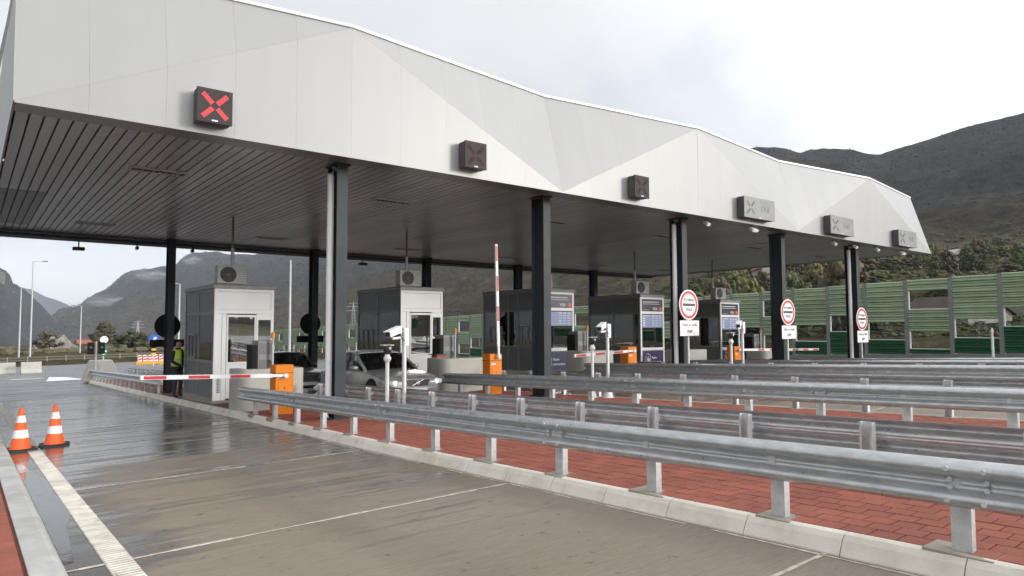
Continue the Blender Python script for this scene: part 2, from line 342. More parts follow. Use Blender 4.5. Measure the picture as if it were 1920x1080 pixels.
# far field, foothills and mountains as one polar height field
CREST = [(-20, 4), (3.5, .6), (4.73, 1.17), (5.18, 1.54), (6.11, 1.85), (6.49, 2.12), (7.53, 2.9), (9.0, 4.1), (10.19, 4.53), (11.05, 4.72), (12.29, 4.96), (12.67, 5.54), (13.21, 5.84), (14.09, 5.92), (16.74, 5.86), (21.09, 6.33), (26.93, 7.3), (35.69, 9.2), (44.61, 11.2), (53.28, 13.2), (57.95, 14.0), (59.41, 13.95), (60.38, 13.7), (61.33, 13.29), (62.17, 13.36), (63.03, 13.31), (64.31, 13.24), (65.03, 13.16), (65.92, 12.83), (66.72, 12.62), (67.83, 12.82), (69.19, 13.05), (70.51, 13.38), (71.8, 13.66), (73.66, 13.89), (75.44, 14.13), (79.02, 14.4), (84.96, 14.3), (100, 13), (120, 9)]
RC = [(0, 3600), (12, 3300), (25, 2500), (40, 1900), (55, 1500), (70, 1350), (120, 1400)]
RB = [(0, 1700), (12, 1300), (25, 600), (40, 300), (48, 300), (58, 400), (120, 420)]
FIELD = [(54, -4.2), (104, -2.5), (112, -1.85), (140, -1.5), (300, -1.05), (1000, -.9), (1700, -.75)]
RIGHT = [(54, -3.2), (57, -2.4), (61, -1.1), (80, -.5), (110, .6), (150, 2.6), (200, 4.0), (300, 4.9), (450, 5.6)]
def terrain(az, r):
    w = sst(44, 58, az)
    elb = lerp(FIELD, r)*(1-w)+lerp(RIGHT, r)*w
    zb = EYE+r*math.tan(R(elb))
    rb, rc, ec = lerp(RB, az), lerp(RC, az), lerp(CREST, az)
    x, y = r*math.sin(R(az)), r*math.cos(R(az))
    if r < 108 and x < 47: return Vector((x, y, g(x, y)-.35))
    if r <= rb:
        z = zb+(noise.fractal((x*.02, y*.02, 1.3), 1, 2, 4)*r*.006 if r > 90 else 0)
    else:
        e0 = EYE+rb*math.tan(R(lerp(FIELD, rb)*(1-w)+lerp(RIGHT, rb)*w)); zc = EYE+rc*math.tan(R(ec))
        s = (r-rb)/(rc-rb)
        if s <= 1:
            z = e0+(zc-e0)*(.25*s+.75*s**1.5)
            amp = (zc-e0)*.16*math.sin(math.pi*min(1, s*.97))
            z += amp*(noise.ridged_multi_fractal((x*.0026, y*.0026, .7), .9, 2.1, 7, 1, 2)-1.0)*.7
            z += noise.fractal((x*.012, y*.012, 5), 1, 2, 6)*rc*.0034*min(1, s*4+.2)
        else:
            z = zc-(r-rc)*.25+noise.fractal((x*.012, y*.012, 5), 1, 2, 6)*rc*.0034
    return Vector((x, y, z))
def ground_z(x, y):
    az = math.degrees(math.atan2(x, y)); r_ = math.hypot(x, y); return terrain(az, r_).z
def polar(name, az0, az1, daz, rs, fn, material, label):
    n = int(round((az1-az0)/daz)); mb = MB(); ids = []
    for i in range(n+1):
        az = az0+daz*i; ids.append([mb.vt(fn(az, t)) for t in rs])
    for i in range(n):
        for j in range(len(rs)-1):
            mb.f.append([ids[i][j], ids[i+1][j], ids[i+1][j+1], ids[i][j+1]][::-1]); mb.m.append(0)
    return tag(mb.build(name, material, smooth=True), label, kind='structure')
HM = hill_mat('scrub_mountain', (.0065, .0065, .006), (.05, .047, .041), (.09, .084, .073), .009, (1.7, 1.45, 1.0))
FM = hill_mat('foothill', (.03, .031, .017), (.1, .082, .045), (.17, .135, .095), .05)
rs1 = [54, 57, 59, 61, 63, 66, 72, 80, 90, 100, 106, 109, 112, 118, 125, 140, 160, 180, 205, 230, 260, 300, 340, 380, 420, 470, 520]
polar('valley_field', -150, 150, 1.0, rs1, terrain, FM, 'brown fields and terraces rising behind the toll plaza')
def mtn(az, t):
    rb, rc = lerp(RB, az)*.985, lerp(RC, az)
    r = rb+(rc-rb)*t
    p = terrain(az, r)
    if t <= 0: p.z -= 6
    return p
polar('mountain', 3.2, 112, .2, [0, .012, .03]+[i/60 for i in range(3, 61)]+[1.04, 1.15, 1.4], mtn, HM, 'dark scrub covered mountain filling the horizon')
NEARC = [(-150, 6), (-110, 8.5), (-80, 7), (-50, 9), (-25, 6), (-12, 3.8), (-3.66, 4.4), (0, 4.28), (1.4, 4.35), (1.66, 4.27), (2.01, 4.07), (2.25, 3.75), (2.39, 3.25), (3.01, 2.96), (3.48, 2.43), (4.1, 1.71), (4.57, 1.17), (4.91, .25), (5.1, -.5), (5.3, -1.1)]
def spur(az, t):
    ec = lerp(NEARC, az); r = 1500+900*t+80*math.sin(az*2)
    x, y = r*math.sin(R(az)), r*math.cos(R(az)); s = min(1, t)
    z0 = EYE+r*math.tan(R(-1.0)); zc = EYE+r*math.tan(R(ec))
    z = z0+(zc-z0)*(s**.9)-(max(0, t-1)*500)
    z += noise.fractal((x*.01, y*.01, 2), 1, 2.1, 5)*16*math.sin(math.pi*min(1, s*.95))+noise.fractal((x*.03, y*.03, 8), 1, 2, 3)*4*min(1, s*3)
    return Vector((x, y, z))
HM2 = hill_mat('rocky_spur', (.01, .011, .011), (.044, .044, .042), (.2, .18, .15), .014)
polar('rocky_spur_side', -150, -12, 1, [i/20 for i in range(21)]+[1.1, 1.4], spur, HM2, 'rocky mountain side beyond the empty lane')
polar('rocky_spur', -12, 5.3, .1, [i/40 for i in range(41)]+[1.1, 1.4], spur, HM2, 'rocky spur of the valley with a pale cliff')
def cliff(az, t):
    p = spur(az, .8+.16*t); k = 1-(9+5*noise.noise((az*6, t*3, 3)))/math.hypot(p.x, p.y)
    return Vector((p.x*k, p.y*k, p.z-1))
polar('cliff', -9, 1.95, .05, [i/12 for i in range(13)], cliff, mat('cliff_limestone', (.15, .135, .115), .95, c2=(.05, .047, .042), scale=.03, stretch=(1, 1, .5), detail=9), 'pale limestone cliff on the rocky spur')
FARC = [(2.4, 3.1), (3.46, 2.97), (4.23, 2.45), (4.69, 2.27), (5.64, 1.84), (6.6, 1.63), (7.91, 1.19), (9, .8)]
def farm(az, t):
    r = 5200+700*t; ec = lerp(FARC, az); x, y = r*math.sin(R(az)), r*math.cos(R(az))
    z0 = EYE+r*math.tan(R(-1)); zc = EYE+r*math.tan(R(ec)); s = min(1, t)
    return Vector((x, y, z0+(zc-z0)*s-max(0, t-1)*900+noise.fractal((x*.004, y*.004, 2), 1, 2.1, 5)*25*min(1, s*2)))
polar('distant_mountain', 1.5, 9, .1, [0, .1, .2, .3, .4, .5, .6, .7, .8, .9, 1, 1.2, 1.6], farm, HM, 'faint distant mountain closing the valley')

# ------------------------------------------------------------------ lanes: one slab object per bay
def koff(y): return .022*max(0, y-10)
def xl(i, y): return 5.0+S*i+koff(y)                 # foot of the kerb that a lane meets on its far side
def xr(i, y): return 6.98+S*i+min(.5, .03*max(0, y-10))
pav = tag(MB().build('toll_lane_pavement', WET), 'wet brown concrete slabs of the toll lanes', kind='structure')
fill = MB()
YJ = [2.63+3.72*k for k in range(-4, 9)]
for i in range(6):
    for a, b in zip(YJ, YJ[1:]):
        x0 = .6 if i == 0 else xr(i-1, (a+b)/2)-.05
        x1 = xl(i, (a+b)/2)+.06 if i < 5 else 36
        mb = MB(); k = .014
        P = [(x0, a+k), (x1, a+k), (x1, b-k), (x0, b-k)]
        mb.hexa([(x, y, g(x, y)-.05) for x, y in P]+[(x, y, g(x, y)) for x, y in P])
        mb.build('concrete_slab', WET, pav)
        x = x0
        while x < x1-.1:
            xe = min(x+random.uniform(.12, .5), x1-.05); wv = random.uniform(.012, .03)
            if random.random() < .86: fill.poly([(p, q_, g(p, q_)+.003) for p, q_ in [(x, b-wv), (xe, b-wv*random.uniform(.7, 1.2)), (xe, b+wv*random.uniform(.7, 1.2)), (x, b+wv)]])
            x = xe
        if i == 0:
            y = a
            while y < b:
                ye = y+random.uniform(.15, .7); wv = random.uniform(.012, .026); o_ = xl(0, y)-.045
                if random.random() < .8: fill.poly([(p, q_, g(p, q_)+.003) for p, q_ in [(o_-wv, y), (o_+wv*.6, y), (o_+wv*.7, ye), (o_-wv*.8, ye)]])
                y = ye
tag(fill.build('joint_filler', SEAL, pav), kind='stuff')
mb = MB(); mb.poly([(x, y, g(x, y)-.03) for x, y in [(.5, -14), (17.3, -14), (17.3, 36), (.5, 36)]]); mb.poly([(x, y, g(x, y)-.03) for x, y in [(17.3, -14), (36, -14), (36, 36), (17.3, 36)]])
mb.build('joint_base', GAPD, pav)
# ribbed edge line
mb = MB(); mb.slab(.92, -3, 1.12, 33, .0, .004)
rl = tag(mb.build('edge_line', mat('worn_line_base', (.42, .39, .34), .6, c2=(.25, .225, .19), scale=5, rvar=.15)), 'cream ribbed edge line along the lane', kind='structure')
mb = MB(); y = 4.6
while y < 14.6:
    x0 = .922+random.uniform(0, .004); P = [(x0, y), (1.118, y), (1.118, y+.034), (x0, y+.034)]
    T_ = [(x0+.006, y+.008), (1.112, y+.008), (1.112, y+.026), (x0+.006, y+.026)]
    mb.hexa([(a, b, g(a, b)+.004) for a, b in P]+[(a, b, g(a, b)+.011) for a, b in T_]); y += .068
tag(mb.build('rumble_rib', WLINE, rl), kind='stuff')
# white nose marking beyond the first island and gore line
mb = MB(); mb.k = 0
mb.poly([(x, y, g(x, y)+.004) for x, y in [(4.2, 54), (6.4, 54), (5.9, 60), (5.0, 62)]])
mb.poly([(x, y, g(x, y)-.006) for x, y in [(2.6, 60.5), (4.4, 60), (4.6, 60.6), (2.6, 61.2)]])
tag(mb.build('road_markings', WHITEPAINT), 'white painted nose marking on the asphalt', kind='structure')

WATER = mat('standing_water', (.05, .046, .042), .035, c2=(.07, .064, .056), scale=3, bump=.07, bscale=14)
rw = random.Random(3); Lp, Rp = [], []
for k in range(30):
    y = 6.6+k*.28; wv = .17+.11*noise.noise((y*.9, 1.5, 0))+.1*math.sin(math.pi*k/29)
    Lp.append((.672, y)); Rp.append((.69+max(.02, wv*math.sin(math.pi*min(1, .12+k/31))), y))
mb = MB()
for k in range(29): mb.poly([(x, y, g(x, y)+.003) for x, y in (Lp[k], Rp[k], Rp[k+1], Lp[k+1])])
tag(mb.build('puddle', WATER), 'rain puddle lying in the gutter beside the kerb', kind='structure')
mb = MB()
for k in range(70):
    x, y = .84+rw.gauss(0, .05), 5.72+rw.gauss(0, .05); a = rw.uniform(0, 6.28); l_ = rw.uniform(.03, .1); z = g(x, y)
    d = Vector((math.cos(a), math.sin(a), 0)); p = Vector((x, y, z)); n_ = Vector((-d.y, d.x, 0))*.004
    mb.poly([p-n_, p+n_, p+d*l_*.45+Vector((0, 0, l_*.75)), ]); mb.poly([p+d*l_*.2-n_+Vector((0, 0, l_*.4)), p+d*l_*.2+n_+Vector((0, 0, l_*.4)), p+d*l_*.9+Vector((0, 0, l_*.8))])
tag(mb.build('grass_tuft', mat('weed_green', (.07, .13, .025), .7)), 'small green weed tuft growing from the lane joint', 'grass', kind='stuff')
# ------------------------------------------------------------------ islands
def kerb_strip(parent, xf, y0, y1, side, ln, face=.0):
    """bevelled kerb stones; xf(y) is the foot line, side +1: the island lies towards +X"""
    y = y0
    while y < y1-.05:
        b = min(y+ln, y1)-.007; mb = MB()
        prof = [(0, -.06), (0, .012), (.05, .105), (.085, .142), (.12, .15), (.15, .15), (.15, -.06)]
        rings = []
        for yy in (y, b):
            rings.append([(xf(yy)+side*d, yy, g(xf(yy), yy)+h+random.uniform(-.002, .002)) for d, h in prof][::side])
        mb.ring(rings)
        mb.build('kerb_stone', KERB, parent, smooth=False); y += ln
def island(i, y0, y1, label, pavers):
    mb = MB(); mb.k = 0
    ys = [y0]+[v for v in range(int(math.ceil(y0))+1, int(y1), 4)]+[y1]
    for a, b in zip(ys, ys[1:]):
        P = [(xl(i, a)+.14, a), (xr(i, a)-.14, a), (xr(i, b)-.14, b), (xl(i, b)+.14, b)]
        mb.poly([(x, y, g(x, y)+(.128 if pavers else .146)) for x, y in P])
    isl = tag(mb.build('traffic_island', SAND if pavers else BRICK), label, kind='structure')
    kerb_strip(isl, lambda y: xl(i, y), y0, y1, 1, (.79 if i == 0 else 3.0))
    kerb_strip(isl, lambda y: xr(i, y), y0, y1, -1, 2.0)
    return isl
def brick_mesh(x, y, mb, gap=.0025):
    dz = random.uniform(-.0022, .0022)
    P = [(x+gap, y+gap), (x+.18-gap, y+gap), (x+.18-gap, y+.2-gap), (x+gap, y+.2-gap)]
    mb.hexa([(a, b, g(a, b)+.126) for a, b in P]+[(a+(.004 if k in (0, 3) else -.004), b+(.004 if k < 2 else -.004), g(a, b)+.15+dz) for k, (a, b) in enumerate(P)])
def pave(parent, x0f, x1f, y0, y1, ysingle, lim=300):
    cnt = 0; rest = MB(); y = y0
    nrow = int((y1-y0)/.2)
    for r_ in range(nrow):
        y = y0+r_*.2; x = x0f(y)
        k = 0
        while x+.18 <= x1f(y)+.06:
            yy = y+(.1 if k % 2 else 0)
            if y < ysingle and cnt < lim:
                mb = MB(); brick_mesh(x, yy, mb); mb.build('paver', BRICK, parent); cnt += 1
            else: brick_mesh(x, yy, rest)
            x += .18; k += 1
    if rest.f: tag(rest.build('small_pavers', BRICK, parent), kind='stuff')
isl0 = island(0, -3, 52, 'red brick traffic island with pale kerb carrying the first toll booth', True)
pave(isl0, lambda y: xl(0, y)+.152, lambda y: xr(0, y)-.2, 1.0, 17, 6.6)
isl1 = island(1, -2, 52, 'red brick traffic island between the second and third toll lanes', True)
pave(isl1, lambda y: xl(1, y)+.152, lambda y: xr(1, y)-.2, 2.6, 17, 0)
island(2, -2, 52, 'red traffic island under the crown of the plaza', False)
island(3, -2, 52, 'red traffic island under the fourth front column', False)
island(4, -2, 52, 'red traffic island on the far side of the plaza', False)
# the island the photographer stands on
mb = MB()
mb.poly([(x, y, g(x, y)+.128) for x, y in [(-3, -4), (.4, -4), (.4, 20), (-3, 20)]])
isw = tag(mb.build('traffic_island', SAND), 'red brick island strip beside the traffic cones', kind='structure')
y = -4
while y < 30:
    mb = MB(); prof = [(0, -.06), (0, .02), (-.06, .13), (-.1, .15), (-.26, .15), (-.26, -.06)]
    mb.ring([[(.66+d, yy, g(.66+d, yy)+h+random.uniform(-.002, .002)) for d, h in prof][::-1] for yy in (y, y+.993)])
    mb.build('kerb_stone', KERBG, isw); y += 1.0
pave(isw, lambda y: -.702, lambda y: .34, 4.6, 12, 9, 300)

# ------------------------------------------------------------------ guardrails
WPROF = [(-.155, .0), (-.15, .01), (-.128, .058), (-.112, .078), (-.096, .083), (-.08, .079), (-.064, .06), (-.036, .012), (-.022, .001), (-.008, .0), (.0, .005), (.008, .0), (.022, .001), (.036, .012), (.064, .06), (.08, .079), (.096, .083), (.112, .078), (.128, .058), (.15, .01), (.155, .0)]
HB = .607
def guardrail(x, side, y0, y1, label, xoff=None, detail=True, pitch=1.31, ph=1.8):
    """side -1: the beam faces -X"""
    xo = xoff or (lambda y: 0)
    rt_ = empty('guardrail', (x, y0, g(x, y0)), label, 'guardrail', 'guardrails along the toll islands')
    z = lambda y: gx(x+xo(y))-gx(x)+GY*(y-y0)
    P = lambda d, y, h: (xo(y)+side*d, y-y0, z(y)+h)
    js = sorted([y0]+[1.72+3.98*k for k in range(-3, 15) if y0+.5 < 1.72+3.98*k < y1-.5]+[y1])
    for a, b in zip(js, js[1:]):
        mb = MB(); aa = a-(.16 if a > y0 else 0)
        st = [aa, aa+.02, a+.155, a+.2, (a+b)/2, b-.03, b] if a > y0 else [aa, aa+.02, (a+b)/2, b-.03, b]
        rings = []
        for yy in st:
            o = .004 if (a > y0 and yy < a+.16) else 0
            rings.append(([P(d+.075+o, yy, HB+h) for h, d in WPROF]+[P(d+.0715+o, yy, HB+h) for h, d in WPROF[::-1]])[::-side])
        mb.ring(rings)
        mb.build('rail_beam', GALV, rt_, smooth=True)
        if detail and a > y0:
            for dy in (-.11, .1):
                for h, d in ((-.1, .083), (-.025, .02), (.025, .02), (.1, .083)):
                    b_ = MB(); c = Vector(P(d+.08, a+dy, HB+h))
                    b_.disc(c+Vector((side*.008, 0, 0)), .017, (side, 0, 0), .014, 8); b_.build('bolt', GALVP, rt_)
    yp = ph+pitch*math.ceil((y0+.1-ph)/pitch)
    pm = MB()
    # C-section post, web against the beam
    pm.box(-.004, -.06, -.1, .002, .06, .6); pm.box(.002, -.06, -.1, .07, -.054, .6); pm.box(.002, .054, -.1, .07, .06, .6)
    pm.box(.064, -.054, -.1, .07, -.04, .6); pm.box(.064, .04, -.1, .07, .054, .6)
    pm2 = None
    while yp < y1:
        loc = (xo(yp), yp-y0, z(yp)+.14)
        if pm2 is None:
            if side > 0: pm.v = [Vector((-a.x, -a.y, a.z)) for a in pm.v]
            pm2 = pm.build('post', GALVP, rt_, loc)
            sp = MB(); sp.box(side*.005, -.03, HB-.18, side*.085, .03, HB-.1) if side > 0 else sp.box(side*.085, -.03, HB-.18, side*.005, .03, HB-.1)
            sp2 = sp.build('spacer_block', GALVP, rt_, loc)
            pd = MB(); pd.box(-.1 if side < 0 else -.16, -.17, -.05, .16 if side < 0 else .1, .17, .0125); pd2 = pd.build('footing', PAD, rt_, loc)
        else:
            p_ = setp(pm2, loc); p_.rotation_euler = (R(random.uniform(-.7, .7)), 0, R(random.uniform(-2, 2))); setp(sp2, loc); p_ = setp(pd2, loc); p_.scale = (1, random.uniform(.8, 1.25), 1)
        yp += pitch
    return rt_
fl = lambda y: .012*max(0, y-10)
guardrail(5.19, -1, -2.3, 17, 'galvanised guardrail on the brick edge directly beside the empty concrete lane', fl)
guardrail(6.80, 1, -2.3, 16.9, 'guardrail seen from its post side on the same island as the first booth', fl)
guardrail(5.19+S, -1, -1, 16.9, 'guardrail facing the camera on the island with the raised barrier arm', fl)
guardrail(6.80+S, 1, -1, 16.9, 'guardrail seen from behind on the island with the raised barrier arm', fl, False)
guardrail(5.19+2*S, -1, 0, 16.9, 'guardrail in front of the round toll sign at the middle column', fl, False)
guardrail(6.80+2*S, 1, 0, 16.9, 'guardrail just behind the round toll sign at the middle column', fl, False)
guardrail(5.19+3*S, -1, 0, 16.9, 'guardrail in front of the fourth column', fl, False)
guardrail(6.80+3*S, 1, 0, 16.9, 'guardrail behind the fourth column', fl, False)
guardrail(5.19+4*S, -1, 0, 16.9, 'guardrail in front of the last column of the canopy', fl, False)
guardrail(6.80+4*S, 1, 0, 16.9, 'last guardrail before the green noise barrier', fl, False)
ko = lambda y: koff(y)
guardrail(5.19, -1, 27.2, 48, 'guardrail on the approach side behind the man in the vest', ko, False)
guardrail(6.95, 1, 27.2, 48, 'guardrail on the approach side along the second lane', ko, False)

# ------------------------------------------------------------------ canopy
can = empty('toll_canopy', (17.3, 21, 5.1), 'long white toll plaza canopy with a faceted front and slatted dark ceiling', 'canopy')
CO = Vector((17.3, 21, 5.1))
YF, YV = 12.73, 13.42
zb = lambda x: 5.155-.0028*x
zt = lambda x: 7.81-.0035*x
XL, XR = .46, 34.5
def W(x, y, z): return Vector((x, y, z))-CO
pk = [5.96, 17.3, 28.62]; vl = [11.72, 23.0]
Tp = lambda x: Vector((x, YF, zt(x))); Tv = lambda x: Vector((x, YV, zt(x)-.02)); Bp = lambda x: Vector((x, YF, zb(x)))
facets = []
low = [XL]+vl+[XR]
for a, b, p in zip(low, low[1:], pk): facets.append([Bp(a), Bp(b), Tp(p)])
facets.append([Bp(XL), Tp(pk[0]), Tv(XL)])
for v, p0, p1 in zip(vl, pk, pk[1:]): facets.append([Bp(v), Tv(v), Tp(p0)]); facets.append([Bp(v), Tp(p1), Tv(v)])
facets.append([Bp(XR), Tv(XR-.25), Tp(pk[2])])
def clip(poly, ax, val, keep):
    outp = []
    for a, b in zip(poly, poly[1:]+poly[:1]):
        da, db = (a[ax]-val)*keep, (b[ax]-val)*keep
        if da >= 0: outp.append(a)
        if (da >= 0) != (db >= 0): outp.append(a+(b-a)*(da/(da-db)))
    return outp
seams = [5.96+1.133*k for k in range(-6, 28)]
def shrink(poly, d):
    """inset a convex polygon in its plane by d"""
    n = (poly[1]-poly[0]).cross(poly[-1]-poly[0]).normalized(); outp = []
    k = len(poly)
    for i in range(k):
        p, a, b = poly[i], poly[i-1], poly[(i+1) % k]
        e1 = (p-a).normalized(); e2 = (b-p).normalized(); n1 = n.cross(e1); n2 = n.cross(e2)
        den = 1+n1.dot(n2)
        if den < .08: outp.append(p+(n1+n2).normalized()*d*2)
        else: outp.append(p+(n1+n2)*(d/den))
    return outp, n
for fc in facets:
    xsn = [v.x for v in fc]; cuts = [min(xsn)-1]+[s for s in seams if min(xsn)+.02 < s < max(xsn)-.02]+[max(xsn)+1]
    # wide sheets: only every other seam on the upper facets
    for a, b in zip(cuts, cuts[1:]):
        pl = clip(clip(fc, 0, a, 1), 0, b, -1)
        q = []
        for p in pl:
            if not q or (p-q[-1]).length > .02: q.append(p)
        if len(q) > 2 and (q[0]-q[-1]).length < .02: q.pop()
        if len(q) < 3: continue
        sp_, n = shrink(q, .001)
        if n.y > 0: n = -n; sp_ = sp_[::-1]
        mb = MB(); k = len(sp_)
        fr = [p-CO for p in sp_]; bk = [p-n*.03-CO for p in sp_]
        i1 = [mb.vt(p) for p in fr]; i2 = [mb.vt(p) for p in bk]
        mb.f.append(i1); mb.m.append(0)
        for j in range(k): mb.f.append([i1[j], i2[j], i2[(j+1) % k], i1[(j+1) % k]]); mb.m.append(0)
        mb.build('fascia_panel', ALU, can)
    mb = MB(); n = (fc[1]-fc[0]).cross(fc[2]-fc[0]).normalized(); n = -n if n.y > 0 else n
    mb.poly([p-n*.028-CO for p in fc]); mb.build('fascia_backing', GREYP, can)
# bright top flashing and bottom edge trim, roof sheet and the other sides
top = [Tv(XL), Tp(pk[0]), Tv(vl[0]), Tp(pk[1]), Tv(vl[1]), Tp(pk[2]), Tv(XR-.25)]
mb = MB()
for a, b in zip(top, top[1:]):
    o0, o1 = Vector((0, -.03, .0)), Vector((0, .25, 0))
    mb.hexa([p-CO for p in (a+o0, b+o0, b+o1, a+o1)]+[p-CO+Vector((0, 0, .06)) for p in (a+o0, b+o0, b+o1, a+o1)])
mb.build('top_flashing', TRIM, can)
mb = MB(); mb.hexa([W(XL, YF-.012, zb(XL)-.03), W(XR, YF-.012, zb(XR)-.03), W(XR, YF+.03, zb(XR)-.03), W(XL, YF+.03, zb(XL)-.03), W(XL, YF-.012, zb(XL)+.012), W(XR, YF-.012, zb(XR)+.012), W(XR, YF+.03, zb(XR)+.012), W(XL, YF+.03, zb(XL)+.012)])
mb.build('edge_trim', ALU, can)
mb = MB()
mb.poly([p-CO for p in top+[Vector((XR-.25, 30.1, zt(XR)-.05)), Vector((XL, 30.1, zt(XL)-.05))]]); mb.build('roof', TRIM, can)
YB = 30.14
mb = MB()
mb.hexa([W(XL, YB-.05, 5.0), W(XR, YB-.05, 4.93), W(XR, YB, 4.93), W(XL, YB, 5.0), W(XL, YB-.05, 7.7), W(XR, YB-.05, 7.6), W(XR, YB, 7.6), W(XL, YB, 7.7)])
mb.build('rear_fascia', ALU, can)
for x, nm in ((XL, 'side_fascia'), (XR, 'side_fascia')):
    mb = MB(); d = -.25 if x > 5 else 0
    mb.poly([W(x, YF, zb(x)), W(x, YB, zb(x)-.1), W(x+d, YB, zt(x)-.05), W(x+d, YV, zt(x)-.02)][::(1 if x > 5 else -1)])
    mb.build(nm, ALU, can, solid=.03)
# soffit strip along the front, ceiling slats, back gutter
mb = MB()
mb.hexa([W(XL+.02, YF+.031, zcan(0)-.02), W(XR-.03, YF+.031, zcan(XR)-.02), W(XR-.03, 13.34, zcan(XR)-.02), W(XL+.02, 13.34, zcan(0)-.02), W(XL+.02, YF+.031, zcan(0)+.05), W(XR-.03, YF+.031, zcan(XR)+.05), W(XR-.03, 13.34, zcan(XR)+.05), W(XL+.02, 13.34, zcan(0)+.05)])
mb.build('soffit_strip', EDGE, can)
mb = MB(); mb.poly([W(XL+.1, 13.3, zcan(0)+.06), W(XL+.1, 29.9, zcan(0)+.06), W(XR-.1, 29.9, zcan(XR)+.06), W(XR-.1, 13.3, zcan(XR)+.06)]); mb.build('ceiling_void', mat('ceiling_gap', (.05, .048, .047), .8), can)
x = XL+.05; k = 0
while x < XR-.2:
    mb = MB(); wd = .17; dz = random.uniform(-.002, .002)
    z0 = zcan(x)+dz
    for a, b in ((13.36, 21.0), (21.006, 29.0)):
        mb.k = 1 if (x < 1.7 and a < 15) and False else 0
        # shallow tray section: flat face with turned-up edges
        mb.hexa([W(x, a, z0), W(x+wd, a, z0), W(x+wd, b, z0), W(x, b, z0), W(x-.006, a, z0+.035), W(x+wd+.006, a, z0+.035), W(x+wd+.006, b, z0+.035), W(x-.006, b, z0+.035)])
    if x < 1.5:
        mb.k = 1; mb.hexa([W(x, 20.8, z0-.006), W(x+wd, 20.8, z0-.006), W(x+wd, 27.5, z0-.006), W(x, 27.5, z0-.006), W(x, 20.8, z0-.001), W(x+wd, 20.8, z0-.001), W(x+wd, 27.5, z0-.001), W(x, 27.5, z0-.001)])
    mb.build('ceiling_slat', [SOFF, SOFF2], can); x += .2; k += 1
mb = MB(); mb.hexa([W(XL+.1, 29.02, 4.98), W(XR-.1, 29.02, 4.9), W(XR-.1, 29.2, 4.9), W(XL+.1, 29.2, 4.98), W(XL+.1, 29.02, 5.12), W(XR-.1, 29.02, 5.05), W(XR-.1, 29.2, 5.05), W(XL+.1, 29.2, 5.12)])
mb.build('rear_beam', ANTH, can)
mb = MB(); mb.tube([W(XL+.3, 28.9, 5.09), W(XR-.3, 28.9, 5.0)], .035, 8); mb.build('rear_conduit', GREYP, can)
# columns with down-pipes
def column(x, y, zbot, ztop, pipe):
    h = ztop-zbot; o = W(x, y, zbot)
    mb = MB(); b_, t_, wb, dd = .12, .02, .014, .24
    mb.box(-b_, -dd, 0, b_, -dd+t_, h); mb.box(-b_, dd-t_, 0, b_, dd, h); mb.box(-wb/2, -dd+t_, 0, wb/2, dd-t_, h)
    mb.box(-.17, -.28, h-.025, .17, .28, h-.002); mb.box(-.2, -.28, 0, .2, .28, .025)
    mb.box(-b_, -dd+t_, h-.2, -wb/2, -dd+t_+.012, h-.03)
    c = mb.build('column', ANTH, can, o)
    if pipe:
        px_, py_ = -.133, .05
        p = MB(); p.tube([(px_, py_, .12), (px_, py_, h-.42)], .072, 14); p.tube([(px_, py_, h-.42), (px_, py_, h-.2), (-.04, py_, h-.05)], .072, 14)
        p.tube([(px_, py_, .12), (px_-.02, py_, .07), (px_-.13, py_, .05)], .07, 14)
        for zz in (1.2, 2.9, 4.4): p.lathe([(.079, zz), (.079, zz+.04)], 14, (px_, py_))
        p.build('downpipe', PIPE, c, smooth=True)
for i in range(5):
    x = 6.07+S*i; column(x, 13.6, g(x, 13.6)+.15, zcan(x)-.02, i % 2 == 0)
    x = 6.06+S*i; column(x, 28.63, g(x, 28.63)+.15, zcan(x)+.0, False)
LAMPF = mat('light_frame', (.5, .5, .49), .4)
# recessed ceiling lights
def ceil_light(x, y, lab):
    t = empty('ceiling_light', (x, y, zcan(x)), lab, 'ceiling light', 'recessed lights in the canopy ceiling')
    mb = MB(); a, b = .56, .17
    for q in ((-a, -b, a, -b+.03), (-a, b-.03, a, b), (-a, -b+.03, -a+.03, b-.03), (a-.03, -b+.03, a, b-.03)): mb.box(q[0], q[1], -.035, q[2], q[3], .03)
    mb.build('frame', LAMPF, t)
    mb = MB()
    for k in range(9): mb.box(-.5+k*.12, -.14, -.02, -.47+k*.12, .14, .0)
    mb.box(-.53, -.14, .0, .53, .14, .012); mb.build('grille', DARKP, t)
names = ['over the empty lane', 'over the lane of the silver car', 'over the third lane', 'over the fourth lane', 'over the fifth lane', 'over the last lane']
for i, x in enumerate((3.2, 8.95, 14.75, 20.4, 26.3, 31.8)):
    ceil_light(x, 16.5, 'rectangular ceiling light near the front fascia '+names[i])
    ceil_light(x, 25.9, 'rectangular ceiling light towards the rear '+names[i])

